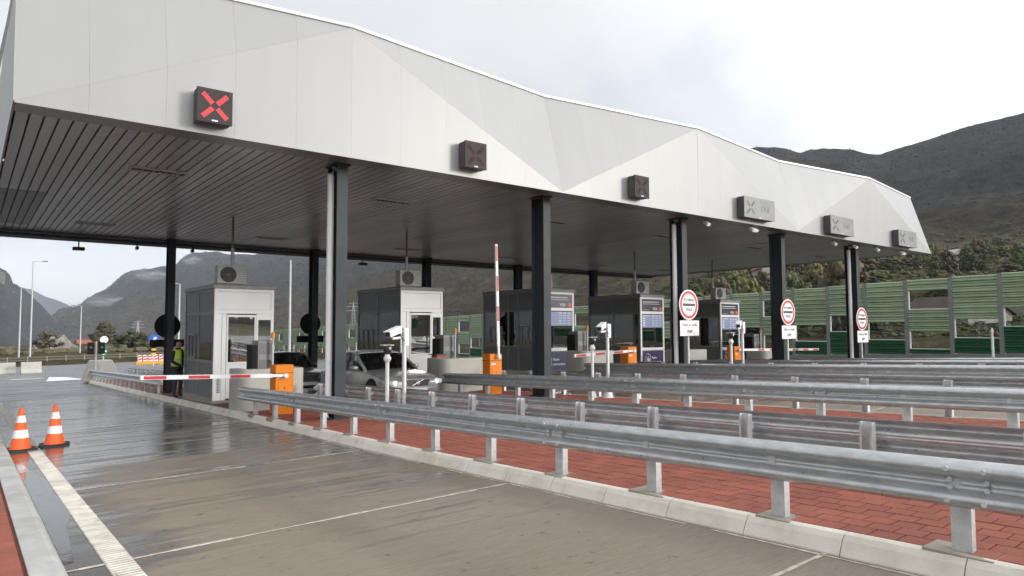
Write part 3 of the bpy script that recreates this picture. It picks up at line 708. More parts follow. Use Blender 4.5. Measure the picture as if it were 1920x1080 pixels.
# ------------------------------------------------------------------ lane signals on the fascia
def lane_signal(xc, zc, wide, label, lit):
    wd = 1.74 if wide else .57; ht = .66 if wide else .58
    t = empty('lane_signal', (xc, YF-.03, zc), label, 'lane signal', 'electronic lane signals on the canopy front')
    mb = MB(); mb.box(-wd/2, -.23, -ht/2, wd/2, 0, ht/2); mb.build('housing', SIGH, t, bevel=.008)
    mb = MB(); mb.box(-wd/2-.012, -.262, -ht/2-.012, wd/2+.012, -.236, ht/2+.012)
    face = mb.build('face', SIGG if wide else SIGF, t, bevel=.006)
    mb = MB(); mb.box(-.05, -.27, -ht/2+.02, .05, -.263, -ht/2+.045); mb.build('maker_plate', PALE, face)
    mb = MB(); c0 = -wd/2+.36 if wide else 0; sc = .2
    lm = LEDON if lit == 1 else (LEDG if wide else SIGF if lit == 2 else LEDDIM)
    for a in (45, 135, 225, 315):
        d = Vector((math.cos(R(a)), 0, math.sin(R(a)))); n_ = Vector((-d.z, 0, d.x))
        for r_ in range(7):
            for c_ in (-1.5, -.5, .5, 1.5):
                p = d*(.07+r_*.034)+n_*c_*.02
                mb.box(c0+p.x-.0095, -.2685, p.z-.0095, c0+p.x+.0095, -.263, p.z+.0095)
    tag(mb.build('cross_diodes', lm, face), kind='stuff')
    if wide:
        text('lettering', 'ENP', .3, (.36, -.264, .0), LEDG, face, sx=1.0, ext=.003)
        mb = MB(); mb.box(-.05, -.2655, .24, .8, -.263, .255); mb.build('upper_strip', LEDG, face)
lane_signal(3.27, 5.55, 0, 'square lane signal lit with a bright red cross', 1)
lane_signal(8.83, 5.55, 0, 'square dark lane signal with faint red cross beside the second front facet', 0)
lane_signal(14.4, 5.54, 0, 'small dark square lane signal above the third lane', 2)
lane_signal(20.14, 5.54, 1, 'wide grey lane display above the fourth lane, largest of the grey ones', 0)
lane_signal(25.65, 5.48, 1, 'wide grey lane display above the fifth lane, between two others', 0)
lane_signal(31.36, 5.44, 1, 'wide grey lane display at the far tip of the canopy', 0)
def floodlight(x, y, big, label):
    z = zb(x)
    t = empty('floodlight', (x, y, z), label, 'floodlight' if big else 'camera', 'fittings under the canopy edge')
    mb = MB(); mb.box(-.03, -.03, -.1, .03, .03, 0); mb.build('bracket', GREYF, t)
    mb = MB(); s_ = .17 if big else .08
    mb.T = Matrix.Translation((0, -.05, -.16)) @ Matrix.Rotation(R(35), 4, 'X')
    mb.box(-s_, -.09, -.05, s_, .09, .05); mb.build('head', WHITER, t, bevel=.01)
floodlight(20.48, 12.95, 1, 'white floodlight below the largest grey lane display')
floodlight(31.9, 12.95, 1, 'white floodlight near the far tip of the canopy')
floodlight(18.14, 13.1, 0, 'small white camera beside the middle front column top')
floodlight(27.9, 13.1, 0, 'small white camera over the last column')
floodlight(29.6, 13.0, 0, 'small white camera between the last column and the canopy tip')
floodlight(26.2, 13.1, 0, 'small white camera just before the last column')
for x, zz, lab in ((3.15, .32, 'boxy dark sensor hanging from the rear edge over the empty lane'), (5.06, .16, 'small dark sensor hanging from the rear edge before the first rear column'), (7.04, .14, 'small dark sensor hanging just past the first rear column'), (14.5, .25, 'dark sensor hanging from the rear edge over the third lane')):
    t = empty('hanging_sensor', (x, 29.6, 5.0), lab, 'sensor', 'sensors on the rear edge of the canopy')
    mb = MB(); mb.tube([(0, 0, 0), (0, 0, -zz+.06)], .022, 8); mb.build('stem', DARKP, t)
    mb = MB(); a = .19 if zz > .2 else .05; mb.box(-a, -.12, -zz-.06, a, .12, -zz+.06); mb.build('head', DARKP, t, bevel=.015)

# ------------------------------------------------------------------ toll booths
def booth(i, x0, y0, wd, dp, poster, label):
    zg = g(x0, y0)+.15
    t = empty('toll_booth', (x0, y0, zg), label, 'toll booth', 'toll booths in a row under the canopy')
    H = 3.36; d0 = zg-(g(x0, y0+dp)+.15)   # ground falls by d0 over the depth
    mb = MB(); mb.box(-.03, -.03, -.25, wd+.03, dp+.03, .06); mb.build('plinth', PAD, t)
    mb = MB(); mb.box(-.05, -.05, H-.07, wd+.05, dp+.05, H+.03); mb.box(-.02, -.02, H+.03, wd+.02, dp+.02, H+.06); mb.build('roof', ROOFG, t, bevel=.01)
    # front (white) wall: frame
    fr = MB(); P = .09
    fr.box(0, 0, .06, P, .1, H-.07); fr.box(wd-P, 0, .06, wd, .1, H-.07)
    fr.box(P, 0, H-.16, wd-P, .1, H-.07); fr.box(P, 0, 2.56, wd-P, .1, 2.68)
    fr.build('front_frame', WHITEM, t, bevel=.006)
    if not poster:
        mb = MB(); mb.box(P+.005, .015, 2.685, wd-P-.005, .06, H-.165); mb.build('upper_panel', WHITEM, t)
        dx0, dx1 = .34, 1.2
        mb = MB(); mb.box(P+.003, .015, .06, P+.13, .06, 2.557); mb.box(P+.133, .0, .06, dx0, .08, 2.557); mb.build('side_panel', WHITEM, t)
        for k in range(9):
            if k < 1: vm = MB(); vm.box(P+.02, -.004, .28, P+.1, .013, .31); ve = vm.build('vent_slot', GREYF, t)
            else: setp(ve, (0, 0, k*.045))
        d = MB(); fx = .055
        d.box(dx0+.01, -.012, .1, dx0+fx, .05, 2.53); d.box(dx1-fx, -.012, .1, dx1-.01, .05, 2.53); d.box(dx0+fx, -.012, 2.46, dx1-fx, .05, 2.53); d.box(dx0+fx, -.012, 1.07, dx1-fx, .05, 1.15)
        d.box(dx0+fx, .0, .1, dx1-fx, .04, 1.07)
        door = d.build('door', WHITEM, t, bevel=.006)
        mb = MB(); mb.box(dx0+fx, .012, 1.15, dx1-fx, .024, 2.46); mb.build('pane', GLASS, door)
        mb = MB(); mb.box(dx0+.48, .026, 1.15, dx0+.52, .034, 2.46); mb.build('blind_rail', GREYP, door)
        mb = MB(); mb.tube([(dx1-.04, -.012, 1.12), (dx1-.04, -.06, 1.12), (dx1-.15, -.06, 1.12)], .012, 8); mb.build('handle', GREYF, door)
        mb = MB(); mb.box(dx1, .0, .06, dx1+.06, .08, 2.557); mb.box(dx1+.06, .0, 1.0, wd-P, .08, 1.09); mb.box(dx1+.06, .02, .06, wd-P, .06, 1.0); mb.box(dx1+.06, 0, 2.38, wd-P, .08, 2.557); mb.build('side_light_frame', WHITEM, t, bevel=.005)
        mb = MB(); mb.box(dx1+.06, .02, 1.09, wd-P, .032, 2.38); mb.build('side_light', GLASS, t)
    else:
        mb = MB(); mb.box(P, .0, 1.0, wd-P, .1, 1.12); mb.box(P, .03, .06, wd-P, .06, 1.0); mb.build('front_panel', WHITEM, t, bevel=.005)
        mb = MB(); mb.box(P, .03, 1.12, wd-P, .042, 2.56); mb.build('front_pane', GLASS, t)
        mb = MB(); mb.box(P+.01, -.004, 2.69, wd-P-.01, .03, H-.17); up_ = mb.build('upper_poster', NAVYD, t)
        cx = wd/2
        mb = MB()
        mb.box(P+.06, -.007, 3.06, wd-P-.25, -.004, 3.1); mb.box(P+.06, -.007, 2.985, wd-P-.2, -.004, 3.005); mb.box(P+.06, -.007, 2.74, P+.45, -.004, 2.75)
        tag(mb.build('small_print', PALE, up_), kind='stuff')
        text('lettering', 'VISA', .16, (wd-P-.52, -.006, 2.79), PALE, up_, bold=.004)
        mb = MB(); mb.disc((wd-P-.21, -.006, 2.79), .085, (0, -1, 0), .003, 20); mb.build('red_disc', REDM, up_)
        mb = MB(); mb.disc((wd-P-.13, -.008, 2.79), .085, (0, -1, 0), .003, 20); mb.build('orange_disc', mat('card_orange', (.7, .13, .03), .4) if 'card_orange' not in bpy.data.materials else bpy.data.materials['card_orange'], up_)
        mb = MB(); mb.box(P+.02, .0, 1.98, wd-P-.02, .026, 2.53); pr = mb.build('price_table', PRICE, t)
        mb = MB()
        mb.box(P+.04, -.003, 2.47, P+.5, -.0, 2.51)
        for r_ in range(4):
            zz = 2.05+r_*.1
            mb.box(P+.04, -.003, zz, P+.2, 0, zz+.06)
            for c_ in range(3):
                xa = wd-P-.72+c_*.23
                for d_ in range(3): mb.box(xa+d_*.055, -.003, zz+.005, xa+d_*.055+.035, 0, zz+.055)
        for c_ in range(3): mb.box(wd-P-.72+c_*.23, -.003, 2.455, wd-P-.56+c_*.23, 0, 2.505)
        tag(mb.build('price_print', PALE, pr), kind='stuff')
        mb = MB(); mb.box(P+.01, .0, .1, wd-P-.01, .029, .99); lp = mb.build('lower_poster', NAVY, t)
        hd = MB()   # hand holding a card, drawn as flat print
        def strip(pts, r_): hd.tube([(a, -.004, b) for a, b in pts], r_, 5)
        strip([(P+.12, .5), (P+.2, .72), (P+.3, .88), (P+.36, .85)], .018); strip([(P+.36, .85), (P+.47, .8), (P+.5, .7), (P+.5, .42)], .018)
        strip([(P+.12, .5), (P+.19, .46), (P+.3, .66)], .018); strip([(P+.3, .66), (P+.38, .75)], .016)
        hd.box(P+.31, -.006, .42, P+.47, -.001, .66)
        tag(hd.build('hand_print', PALE, lp), kind='stuff')
        text('lettering', 'Platite', .13, (P+.58, -.004, .68), PALE, lp, align='LEFT', bold=.004)
        text('lettering', 'beskontaktno', .13, (P+.58, -.004, .5), PALE, lp, align='LEFT', bold=.004, sx=.9)
    # lane side (grey): bays
    bays = [0.1, dp*.52, dp] if i != 2 else [.1, 1.3, 1.95, dp]
    fm = MB()
    for b in bays: fm.box(0, b-.04, -.1, .06, b+.04, H-.07)
    for a, b in zip(bays, bays[1:]):
        fm.box(0, a+.04, H-.14, .06, b-.04, H-.07); fm.box(0, a+.04, 2.55, .06, b-.04, 2.62); fm.box(0, a+.04, 1.12, .06, b-.04, 1.19); fm.box(0, a+.04, -.1, .06, b-.04, .12)
    fm.build('lane_frame', GREYF, t)
    for n_, (a, b) in enumerate(zip(bays, bays[1:])):
        mb = MB(); mb.box(.016, a+.044, 2.624, .04, b-.044, H-.144); mb.build('upper_panel', GREYP, t)
        mb = MB(); mb.box(.016, a+.044, .124, .04, b-.044, 1.116); mb.build('lower_panel', GREYP, t)
        mb = MB(); mb.box(.022, a+.04, 1.19, .032, b-.04, 2.55); mb.build('window', GLASS, t)
        if (n_ == len(bays)-2) or (n_ == 0 and i == 2):
            q = MB(); c = (a+b)/2
            for u in ((c-.42, 1.2, c-.36, 1.98), (c+.36, 1.2, c+.42, 1.98), (c-.36, 1.92, c+.36, 1.98), (c-.36, 1.2, c+.36, 1.26), (c-.02, 1.26, c+.02, 1.92)): q.box(-.02, u[0], u[1], .02, u[2], u[3])
            q.build('pay_window', GREYF, t)
    # back and far side
    mb = MB(); mb.box(.06, dp-.06, -.1, wd, dp, 1.12); mb.box(.06, dp-.06, 2.58, wd, dp, H-.07); mb.box(wd-.06, .1, -.1, wd, dp-.06, 1.12); mb.box(wd-.06, .1, 2.58, wd, dp-.06, H-.07)
    for yy in (.1, dp*.5, dp-.12): mb.box(wd-.058, yy, 1.12, wd-.002, yy+.08, 2.58)
    mb.build('rear_wall', GREYP, t)
    mb = MB(); mb.box(wd-.04, .18, 1.12, wd-.03, dp-.12, 2.58); mb.box(.1, dp-.035, 1.12, wd-.1, dp-.025, 2.58); mb.build('rear_glazing', GLASS, t)
    mb = MB(); mb.box(.1, .7, .9, .55, dp-.3, .94); mb.box(.09, .12, .061, wd-.08, dp-.08, .08); mb.box(.1, .12, H-.16, wd-.08, dp-.08, H-.12); mb.build('counter', INT, t)
    mb = MB(); mb.box(.16, 1.3, .94, .2, 1.75, 1.32); mb.box(.2, 1.48, .94, .3, 1.56, 1.1); mb.box(.7, 1.6, .4, 1.1, 2.0, .5); mb.box(1.05, 1.6, .5, 1.12, 2.0, 1.15); mb.build('desk_fittings', DARKP, t, bevel=.01)
    # air conditioner on the roof and its conduit
    ac = empty('air_conditioner', (x0+.16, y0+.35, zg+H+.06), ['air conditioner on the roof of the first white booth', 'air conditioner on the roof of the white booth behind the silver car', 'air conditioner partly behind the second front column', 'air conditioner on the fourth booth', 'air conditioner on the last booth, beside the round sign'][i], 'air conditioner', 'air conditioners on the booth roofs')
    mb = MB(); mb.box(0, 0, .04, .84, .32, .58); mb.box(.05, .02, 0, .12, .3, .04); mb.box(.7, .02, 0, .77, .3, .04); mb.build('casing', mat('ac_casing', (.52, .52, .49), .5) if 'ac_casing' not in bpy.data.materials else bpy.data.materials['ac_casing'], ac, bevel=.012)
    mb = MB(); mb.disc((.31, -.004, .31), .235, (0, -1, 0), .02, 28); fan = mb.build('fan_opening', DARKP, ac)
    mb = MB()
    for r_ in (.08, .13, .18, .225):
        n_ = 24; pts = [(.31+r_*math.cos(2*math.pi*k/n_), -.012, .31+r_*math.sin(2*math.pi*k/n_)) for k in range(n_+1)]; mb.tube(pts, .0035, 4)
    for k in range(8): mb.tube([(.31, -.012, .31), (.31+.235*math.cos(k*math.pi/4), -.012, .31+.235*math.sin(k*math.pi/4))], .0035, 4)
    mb.disc((.31, -.014, .31), .035, (0, -1, 0), .012, 12); mb.build('fan_guard', GREYP, fan)
    mb = MB()
    for k in range(6): mb.box(.6, -.006, .12+k*.07, .82, 0, .13+k*.07)
    mb.build('louvre', GREYP, ac)
    cd_ = empty('conduit_pipe', (x0+.75, y0+.95, zg+H+.06), ['grey conduit rising from the first booth roof to the ceiling', 'grey conduit rising from the second booth roof', 'grey conduit beside the second column', 'grey conduit rising from the fourth booth roof', 'thin conduit rising from the last booth roof'][i], 'conduit', 'conduits from booths to ceiling')
    hh = zcan(x0)-(zg+H+.06)
    mb = MB(); mb.tube([(0, 0, 0), (0, 0, hh*.55)], .052, 10); mb.build('lower_pipe', GALVP, cd_, smooth=True)
    mb = MB(); mb.tube([(0, 0, hh*.55), (0, 0, hh)], .036, 10); mb.build('upper_pipe', GREYP, cd_, smooth=True)
booth(0, 5.6, 20.9, 1.72, 3.3, 0, 'white fronted toll booth beside the man in the yellow vest')
booth(1, 5.73+S, 20.4, 1.66, 3.2, 0, 'white fronted toll booth directly behind the silver car')
booth(2, 5.74+2*S, 19.9, 1.8, 3.6, 1, 'toll booth with payment posters partly hidden by the second front column')
booth(3, 5.58+3*S, 19.7, 1.55, 3.1, 1, 'toll booth with navy posters just before the middle column and round sign')
booth(4, 5.64+4*S, 19.7, 1.55, 3.0, 1, 'last toll booth with navy posters, nearest to the green wall')

# ------------------------------------------------------------------ concrete impact blocks
def block(x, y, wd, label, h=1.0, dp=.95):
    t = MB(); n = 10
    out_ = []
    for k in range(n+1):
        a = math.pi+math.pi/2*k/n; out_.append((.28+.28*math.cos(a), .28+.28*math.sin(a)))
    for k in range(n+1):
        a = 1.5*math.pi+math.pi/2*k/n; out_.append((wd-.28+.28*math.cos(a), .28+.28*math.sin(a)))
    out_ += [(wd, dp), (wd-.22, dp), (wd-.22, .3), (.22, .3), (.22, dp), (0, dp)]
    t.ring([[(a, b, -.1) for a, b in out_], [(a, b, h-.02) for a, b in out_], [(a*.985+wd*.0075, b*.985+.01, h) for a, b in out_]])
    o = t.build('impact_block', CONC, None, (x, y, g(x, y)+.15)); tag(o, label, 'concrete block', 'U shaped concrete blocks before the booths'); return o
block(5.3, 17.35, 1.65, 'concrete block between the first booth and its orange barrier cabinet')
block(5.45+S, 17.3, 1.65, 'concrete block beside the raised barrier arm')
block(5.45+2*S, 17.2, 1.6, 'concrete block behind the lowered arm of the third lane')
block(5.3+3*S, 17.2, 1.6, 'concrete block low behind the round sign on the middle column')
block(5.3+4*S, 17.2, 1.6, 'concrete block with red striped end near the last column')

# ------------------------------------------------------------------ ticket machines with beacon posts
def machine(x, y, label):
    t = empty('ticket_machine', (x, y, g(x, y)+.15), label, 'ticket machine', 'ticket machines between block and booth')
    mb = MB(); mb.box(0, 0, 0, .42, .5, 1.72); mb.build('cabinet', GREYF, t, bevel=.015)
    mb = MB(); mb.box(-.16, -.02, .55, -.01, .42, 1.6); mb.build('screen_hood', BLACK, t, bevel=.01)
    for z_ in (.7, 1.35):
        mb = MB(); mb.box(.05, -.008, z_, .37, 0, z_+.5 if z_ < 1 else z_+.3); mb.build('access_panel', GREYP, t)
    mb = MB(); mb.tube([(.3, -.02, 1.2), (.34, -.12, 1.05), (.44, -.1, 1.1), (.48, -.02, 1.3)], .012, 6); mb.build('cable', RUBBER, t)
    b = empty('beacon_post', (x+.36, y-.12, g(x, y)+.15), label.replace('ticket machine', 'beacon post with amber light'), 'beacon', 'amber beacon posts')
    mb = MB(); mb.tube([(0, 0, 0), (0, 0, 1.78)], .03, 8); mb.build('pole', GALVP, b)
    mb = MB(); mb.lathe([(.05, 1.78), (.055, 1.8), (.052, 1.9), (.03, 1.94)], 12); mb.build('lamp', ORANGED, b)
machine(6.15, 18.75, 'grey ticket machine with black hood beside the first booth door')
machine(6.2+S, 18.5, 'grey ticket machine with black hood at the second booth')
machine(6.2+2*S, 18.3, 'grey ticket machine at the third booth')
machine(6.2+4*S, 18.3, 'grey ticket machine at the last booth')
t = empty('litter_bin', (6.05+S, 17.95+.6, g(6+S, 18.5)+.15), 'rusty orange bin beside the second booth', 'bin')
mb = MB(); mb.box(-.17, -.17, .65, .17, .17, 1.1); mb.build('bin_body', mat('rust_orange', (.35, .12, .04), .6), t, bevel=.02)
mb = MB(); mb.tube([(0, 0, 0), (0, 0, .66)], .03, 8); mb.build('leg', GALVP, t)
mb = MB(); mb.box(-.18, -.18, 1.1, .18, .18, 1.13); mb.build('rim', DARKP, t)

# ------------------------------------------------------------------ barriers
def barrier(x, y, side, up_ang, ln, label, hz_=.99):
    """arm hinges on the front of the cabinet and swings towards side"""
    t = empty('barrier_gate', (x, y, g(x, y)+.15), label, 'barrier gate', 'orange barrier gates of the toll lanes')
    mb = MB(); mb.box(-.21, -.18, 0, .21, .18, 1.12); cab = mb.build('cabinet', ORANGE, t, bevel=.012)
    mb = MB(); mb.box(-.215, -.185, .93, .215, .185, .942); mb.build('lid_seam', DARKP, cab)
    mb = MB(); mb.box(-.14, -.19, .42, .15, -.181, .72); mb.build('access_door', ORANGE, cab)
    mb = MB(); mb.disc((.0, -.198, .6), .018, (0, -1, 0), .01, 10); mb.build('lock', DARKP, cab)
    mb = MB(); mb.box(-.17, -.186, .82, -.02, -.181, .86); mb.build('maker_plate', PALE, cab)
    a = R(up_ang); d = Vector((side*math.cos(a), 0, math.sin(a))); n_ = Vector((-side*math.sin(a), 0, math.cos(a)))
    o = Vector((side*-.05, -.235, hz_))
    def seg(mb, s0, s1, w0, w1, d0, d1, off=0):
        Q = []
        for (s_, ww) in ((s0, w0), (s1, w1)):
            c = o+d*s_
            Q.append([c-n_*ww+Vector((0, d0-off, 0)), c-n_*ww+Vector((0, d1+off, 0)), c+n_*ww+Vector((0, d1+off, 0)), c+n_*ww+Vector((0, d0-off, 0))])
        mb.ring(Q if side > 0 else Q)
    mb = MB(); seg(mb, 0, .35, .028, .032, -.03, .03); seg(mb, .35, ln, .045, .045, -.026, .026)
    arm = mb.build('arm', WHITER, t, bevel=.006)
    s_ = ln-.06
    while s_ > .95:
        mb = MB(); seg(mb, s_-.42, s_, .032, .032, -.026, .026, .004); mb.build('red_stripe', REDM, arm); s_ -= .84
    mb = MB(); mb.tube([o+d*.05+Vector((0, .06, 0)), o+d*.05+Vector((0, -.06, 0))], .05, 12); mb.build('hub', WHITER, t)
barrier(5.72, 15.75, -1, 1.6, 3.0, 'orange barrier cabinet with its striped arm lowered over the empty lane', .88)
barrier(11.62, 15.6, -1, 88.5, 3.2, 'orange barrier gate with its striped arm raised upright')
barrier(17.25, 15.6, -1, -2, 2.75, 'orange barrier gate with arm lowered before the poster booth of the third lane')
barrier(23.2, 15.6, 1, -1, 6.0, 'orange barrier gate with a long arm reaching toward the green wall')

# ------------------------------------------------------------------ plate cameras on poles
def cam_low(x, y, label):
    t = empty('low_camera_post', (x, y, g(x, y)+.15), label, 'camera post', 'short white camera posts')
    mb = MB(); mb.tube([(0, 0, 0), (0, 0, 1.2)], .038, 12); mb.lathe([(.13, 0), (.1, .03), (.06, .16), (.04, .22)], 12); mb.build('pole', WHITER, t, smooth=True)
    mb = MB(); mb.lathe([(.04, 1.14), (.065, 1.18), (.075, 1.2), (.075, 1.23), (.05, 1.26), (.045, 1.3)], 14); mb.build('collar', WHITER, t, smooth=True)
    mb = MB(); mb.lathe([(.05, 1.3), (.075, 1.35), (.085, 1.42), (.07, 1.49), (.03, 1.52)], 14); mb.build('camera_head', DARKP, t, smooth=True)
    mb = MB(); mb.box(-.11, -.07, 1.47, .11, .1, 1.49); mb.disc((0.02, -.085, 1.42), .028, (0, -1, 0), .03, 10); mb.build('hood', WHITER, t)
def cam_tall(x, y, label):
    t = empty('tall_camera_post', (x, y, g(x, y)+.15), label, 'camera post', 'tall camera posts with white housings')
    mb = MB(); mb.tube([(0, 0, 0), (0, 0, 1.8)], .042, 12); mb.lathe([(.15, 0), (.12, .03), (.1, .18), (.05, .2)], 12); mb.build('pole', GALVP, t, smooth=True)
    mb = MB(); mb.box(-.03, -.06, 1.45, .07, .05, 1.79); mb.build('junction_box', WHITER, t, bevel=.008)
    mb = MB(); mb.tube([(-.04, 0, 1.62), (-.2, -.02, 1.6), (-.28, -.03, 1.6)], .025, 8); mb.build('arm', WHITER, t)
    mb = MB(); mb.T = Matrix.Translation((-.24, -.05, 1.73)) @ Matrix.Rotation(R(28), 4, 'Z') @ Matrix.Rotation(R(-14), 4, 'Y')
    mb.box(-.24, -.065, -.055, .17, .065, .055); mb.box(-.28, -.075, .055, .19, .075, .07); h_ = mb.build('camera_housing', WHITER, t, bevel=.014, seg=2)
    mb = MB(); mb.T = Matrix.Translation((-.24, -.05, 1.73)) @ Matrix.Rotation(R(28), 4, 'Z') @ Matrix.Rotation(R(-14), 4, 'Y')
    mb.box(-.252, -.05, -.04, -.241, .05, .04); mb.build('lens_window', DARKP, h_)
    mb = MB(); mb.tube([(-.1, -.03, 1.68), (-.06, -.06, 1.58), (0, -.05, 1.55)], .01, 6); mb.build('cable', RUBBER, t)
for i, w_ in ((0, 'in front of the silver car'), (1, 'on the second island before the third booth'), (2, 'beside the last booth')):
    cam_low(6.5+S*i+(.22 if i == 2 else .03), 12.22, 'short white camera post '+w_)
    cam_tall(6.66+S*i+(.12 if i == 2 else .05), 11.87, 'tall camera post with white housing '+w_)

# ------------------------------------------------------------------ round toll signs
def toll_sign(x, z, label):
    y = 12.9; zg = g(x, y)+.15; h = z-zg
    t = empty('toll_sign', (x, y, zg), label, 'road sign', 'round toll signs with white plates')
    mb = MB(); mb.tube([(0, .05, 0), (0, .05, h+.3)], .032, 10); mb.build('post', GALVP, t, smooth=True)
    mb = MB(); mb.disc((0, 0, h), .45, (0, -1, 0), .02, 40); d_ = mb.build('disc', WHITER, t)
    def annulus(r0, r1, yy, m_, nm):
        mb = MB(); n = 40
        rr = lambda r_, y_: [(r_*math.cos(2*math.pi*k/n), y_, h+r_*math.sin(2*math.pi*k/n)) for k in range(n)]
        mb.ring([rr(r0, yy), rr(r0, yy-.003), rr(r1, yy-.003), rr(r1, yy), rr(r0, yy)], caps=False); mb.build(nm, m_, d_)
    annulus(.33, .415, -.001, REDM, 'red_ring')
    mb = MB(); mb.box(-.29, -.005, h-.04, .29, -.001, h+.04); mb.build('bar', DARKP, d_)
    text('lettering', 'PUTARINA', .125, (0, -.003, h+.14), DARKP, d_, sx=.82, bold=.002)
    text('lettering', 'PEAGE', .125, (0, -.003, h-.15), DARKP, d_, sx=.82, bold=.002)
    mb = MB(); mb.box(-.45, -.02, h-.93, .45, 0, h-.47); p_ = mb.build('plate', WHITER, t, bevel=.03, seg=3)
    text('lettering', 'Osim za vozila', .135, (0, -.023, h-.6), DARKP, p_, sx=.9, bold=.001)
    text('lettering', 'ENP', .15, (0, -.023, h-.8), DARKP, p_, sx=.9, bold=.002)
toll_sign(16.95, 2.37, 'round red ringed toll sign in front of the middle column')
toll_sign(22.48, 2.22, 'round red ringed toll sign in front of the fourth column')
toll_sign(27.95, 2.015, 'round red ringed toll sign in front of the last column')
# dark backs of signs hung on the rear columns
for i, x in enumerate((6.06, 11.72)):
    y = 28.86; zg = g(x, y)+.15
    t = empty('sign_back', (x, y, zg), ['dark round sign back on the rear column behind the man', 'dark round sign back on the rear column behind the dark car'][i], 'road sign', 'sign backs on the rear columns')
    mb = MB(); mb.disc((0, .06, 2.5), .46, (0, -1, 0), .02, 32); mb.build('disc', BLACK, t)
    mb = MB(); mb.box(-.6, .04, 1.7, .6, .06, 1.98); mb.build('plate', BLACK, t)

# ------------------------------------------------------------------ traffic cones
def cone(x, y, label, rz):
    t = empty('traffic_cone', (x, y, g(x, y)), label, 'traffic cone', 'striped traffic cones by the kerb', rz)
    mb = MB(); n = 8
    o8 = [(.24*sx_, .24*sy_) for sx_, sy_ in ((-1, -.7), (-.7, -1), (.7, -1), (1, -.7), (1, .7), (.7, 1), (-.7, 1), (-1, .7))]
    mb.ring([[(a, b, 0) for a, b in o8], [(a, b, .035) for a, b in o8], [(a*.93, b*.93, .045) for a, b in o8]]); mb.build('base', RUBBER, t)
    rr = lambda z: .158-(z-.045)*(.158-.03)/.705
    body = MB(); body.lathe([(rr(.045)+.012, .045), (rr(.06), .06), (rr(.74), .74), (rr(.74)-.012, .752)], 24); b = body.build('body', CONEO, t, smooth=True)
    for z0, z1 in ((.23, .37), (.5, .62)):
        mb = MB(); n = 24
        P = lambda r_, z: [(r_*math.cos(2*math.pi*k/n), r_*math.sin(2*math.pi*k/n), z) for k in range(n)]
        mb.ring([P(rr(z0), z0), P(rr(z0)+.004, z0+.002), P(rr(z1)+.004, z1-.002), P(rr(z1), z1)], caps=False); mb.build('white_band', WHITER, b, smooth=True)
cone(.83, 15.15, 'striped orange traffic cone standing next to the kerb', .1)
cone(1.36, 15.4, 'striped orange traffic cone on the lane side of the edge line', -.12)

